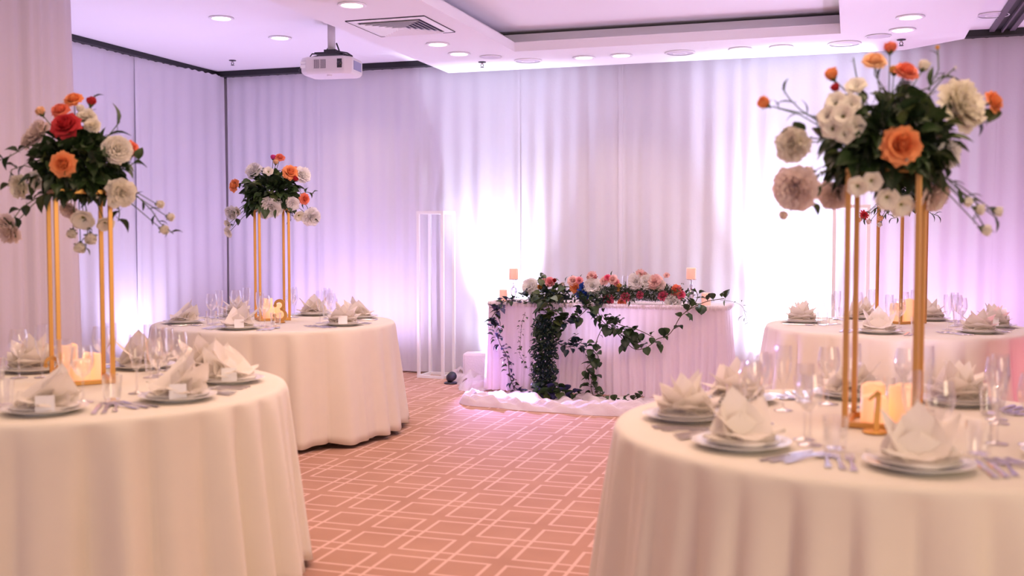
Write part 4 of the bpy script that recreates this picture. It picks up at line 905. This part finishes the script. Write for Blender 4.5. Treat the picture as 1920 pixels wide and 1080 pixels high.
leaf_zone(t, G0, 34, 1085, 1140, 545, 578, 8.75, .055, ['leaf_deep', 'leaf_blue_lit'])
leaf_zone(t, G0, 80, 1130, 1280, 532, 564, 8.80, .05, ['leaf_deep', 'leaf_mid'], ('lance',))
leaf_zone(t, G0, 14, 930, 985, 556, 570, 8.76, .05, ['leaf_blue_lit', 'leaf_violet_lit'])
for px, py in ((1060, 520), (1146, 510), (1232, 515), (1252, 535), (1266, 535), (1113, 511), (1190, 512), (1214, 512), (1040, 522), (1072, 518), (1088, 516)):
    put_leaf(t, 'lance', 'leaf_mid', at(px, py+8, 8.84)-G0, (r.uniform(-.4, .4), -.1, 1), .05)

def vine(label, pts, Y, n, L0, mats, kinds, name='trailing_vine', bunch=1, spread=5, rstem=.0035, hug=True, cat='vine'):
    L = L0*1.3; W = [at(px, py, Y if not isinstance(Y, (list, tuple)) else Y[i]) for i, (px, py) in enumerate(pts)]
    for q in W: q.z = max(q.z, .02)
    # smooth through the points
    P = []
    for i in range(len(W)-1):
        a = W[max(i-1, 0)]; b = W[i]; c = W[i+1]; d = W[min(i+2, len(W)-1)]
        for k in range(6):
            s = k/6; P.append(.5*((2*b)+(c-a)*s+(2*a-5*b+4*c-d)*s*s+(3*b-a-3*c+d)*s**3))
    P.append(W[-1]); base = P[0].copy(); T = thing(name, label, cat, base, 0, 'vines on the head table')
    Q = [p-base for p in P]; mk('stem', MB().tube(Q, rstem, 5), M['stem'], T, True)
    for i in range(n):
        q = (i+.5+r.uniform(-.4, .4))/n*(len(Q)-1); a = int(max(0, min(q, len(Q)-2))); p = Q[a].lerp(Q[a+1], q-a); td = (Q[a+1]-Q[a]).normalized()
        for _ in range(bunch):
            sd = Vector((-td.z, 0, td.x))*r.choice((-1, 1)); d_ = (td*r.uniform(-.2, .9)+sd*r.uniform(.4, 1.1)+Vector((0, -.35-.3*r.random(), 0))).normalized()
            jt = Vector((r.uniform(-1, 1), r.uniform(-.7, 0), r.uniform(-1, 1)))*spread/222
            pp = p+jt; pp.z = max(pp.z, .02-base.z)
            put_leaf(T, r.choice(kinds), r.choice(mats), pp+d_*L*.2, d_, L*r.uniform(.7, 1.2), r.uniform(-.5, .5))
    return T
D, MI, B_, V_, LI, GR, PL = 'leaf_deep', 'leaf_mid', 'leaf_blue_lit', 'leaf_violet_lit', 'leaf_light', 'leaf_grey', 'leaf_plum'
FY = 8.66
vine('leafy vine swagging across the middle of the head table skirt to its right end', [(1118, 572), (1128, 600), (1150, 618), (1172, 640), (1192, 655), (1215, 650), (1232, 636), (1250, 630), (1262, 618), (1275, 595), (1290, 582), (1308, 572), (1330, 564), (1358, 560)], [FY]*12+[8.7, 8.74], 30, .060, [D, MI], ('ovate', 'round'))
vine('thin upper vine in the middle of the head table skirt', [(1135, 596), (1165, 610), (1195, 618), (1225, 632)], FY-.01, 14, .058, [D, MI], ('ovate', 'round'), bunch=1)
vine('dense tuft of leaves at the left start of the swagging vine', [(1128, 590), (1140, 605), (1160, 618), (1185, 632)], FY-.02, 11, .062, [D], ('ovate', 'round'), bunch=2)
vine('leafy vine hanging down the skirt right of the dark foliage column', [(1120, 640), (1112, 655), (1122, 672), (1100, 690), (1110, 705), (1108, 725), (1112, 742)], FY-.03, 16, .062, [D, MI], ('round', 'ovate'), bunch=2, spread=4)
vine('thin vine linking the garland to the hanging middle vine', [(1132, 610), (1122, 630), (1118, 642)], FY-.02, 3, .03, [D], ('lance',))
vine('vine with leaves lying along the hem before the middle of the skirt', [(1115, 735), (1135, 745), (1150, 752), (1165, 750), (1185, 750), (1205, 742)], [8.5, 8.4, 8.35, 8.33, 8.33, 8.33], 18, .042, [D, MI], ('ovate', 'round'))
vine('violet lit ivy trailing down the left end of the head table', [(968, 562), (945, 566), (932, 585), (938, 608), (930, 625), (940, 650), (952, 672), (955, 700), (962, 722), (975, 735), (985, 748), (1000, 745)], [8.72, 8.70]+[FY]*8+[8.55, 8.5], 40, .045, [V_, B_, PL, D], ('ivy', 'ivy', 'ovate'), bunch=2, spread=5)  # violet light is painted into these leaf colours
vine('blue lit ivy leaves at the outer left corner of the skirt', [(940, 575), (922, 595), (924, 615)], FY, 6, .055, [B_, V_], ('ivy',), bunch=2)
vine('thin sparse vine hanging left of the dark foliage column', [(985, 585), (978, 610), (976, 640), (974, 662), (984, 680), (990, 692)], FY-.01, 24, .020, [D, PL, MI], ('lance', 'ovate'), bunch=2, spread=5, rstem=.0015)
vine('large leaf bunch spilling over the front edge above the dark column', [(1020, 560), (1030, 580), (1028, 600), (1032, 622)], 8.66, 22, .075, [MI, D, LI, GR], ('ovate', 'round', 'ivy'), bunch=2, spread=14)
vine('blue lit leaves reaching right from the top of the dark column', [(1030, 610), (1055, 606), (1078, 598), (1100, 580), (1106, 566)], 8.64, 20, .060, [B_, D, MI], ('round', 'ivy', 'ovate'), bunch=2, spread=8)
vine('lower blue lit leaf spray right of the dark column', [(1040, 640), (1060, 650), (1080, 648), (1090, 640)], 8.62, 10, .055, [B_], ('ivy', 'ovate'), bunch=2, spread=5)
vine('thin brown twig from the leaf spray up towards the middle vine', [(1085, 625), (1065, 640), (1092, 655), (1100, 672)], 8.61, 5, .03, [D], ('ovate',), rstem=.002)
vine('leaves piled on the tulle at the foot of the dark column', [(1000, 738), (1020, 735), (1042, 738), (1065, 742), (1088, 748)], [8.42]*5, 26, .065, [D, MI, LI, V_], ('ovate', 'round'), bunch=2, spread=8)
vine('small twigs trailing from the right end of the head table', [(1350, 563), (1375, 566), (1392, 575), (1398, 592), (1402, 606)], [8.72, 8.70, 8.68, 8.68, 8.68], 9, .040, [GR, MI], ('ovate', 'lance'), rstem=.0015)
vine('sprig of green leaves rising at the right candlestick', [(1285, 585), (1300, 572), (1308, 556), (1302, 540)], [8.70, 8.72, 8.74, 8.74], 9, .055, [MI, LI], ('ovate',), bunch=1)
# dark column of foliage hanging on the skirt
T = thing('hanging_foliage_column', 'thick dark blue lit column of small leaves hanging down the skirt', 'foliage', at(1022, 610, 8.62), 0)  # the bluish light sits in the leaf colour
b0 = at(1022, 610, 8.62); cm = MB()
for k in range(15):
    q = k/14; c = at(1022-2*sin(q*3), 606+135*q, 8.60-.10*q)-b0; leaf_cloud(cm, 110, c, (.105, .05, .045), .045, r)
o = mk('inner_foliage', cm, M['leaf_blue_lit'], T); o['kind'] = 'stuff'
for k in range(230):
    q = r.random(); px = 1022-2*sin(q*3)+r.uniform(-24, 24); p = at(px, 608+132*q, 8.56-.10*q+r.uniform(-.02, .02))-b0
    put_leaf(T, r.choice(['ovate', 'lance']), r.choice([B_, D, D]), p, (r.uniform(-1, 1), -.35, r.uniform(-1, .4)), .042*r.uniform(.8, 1.2), r.uniform(-.8, .8))
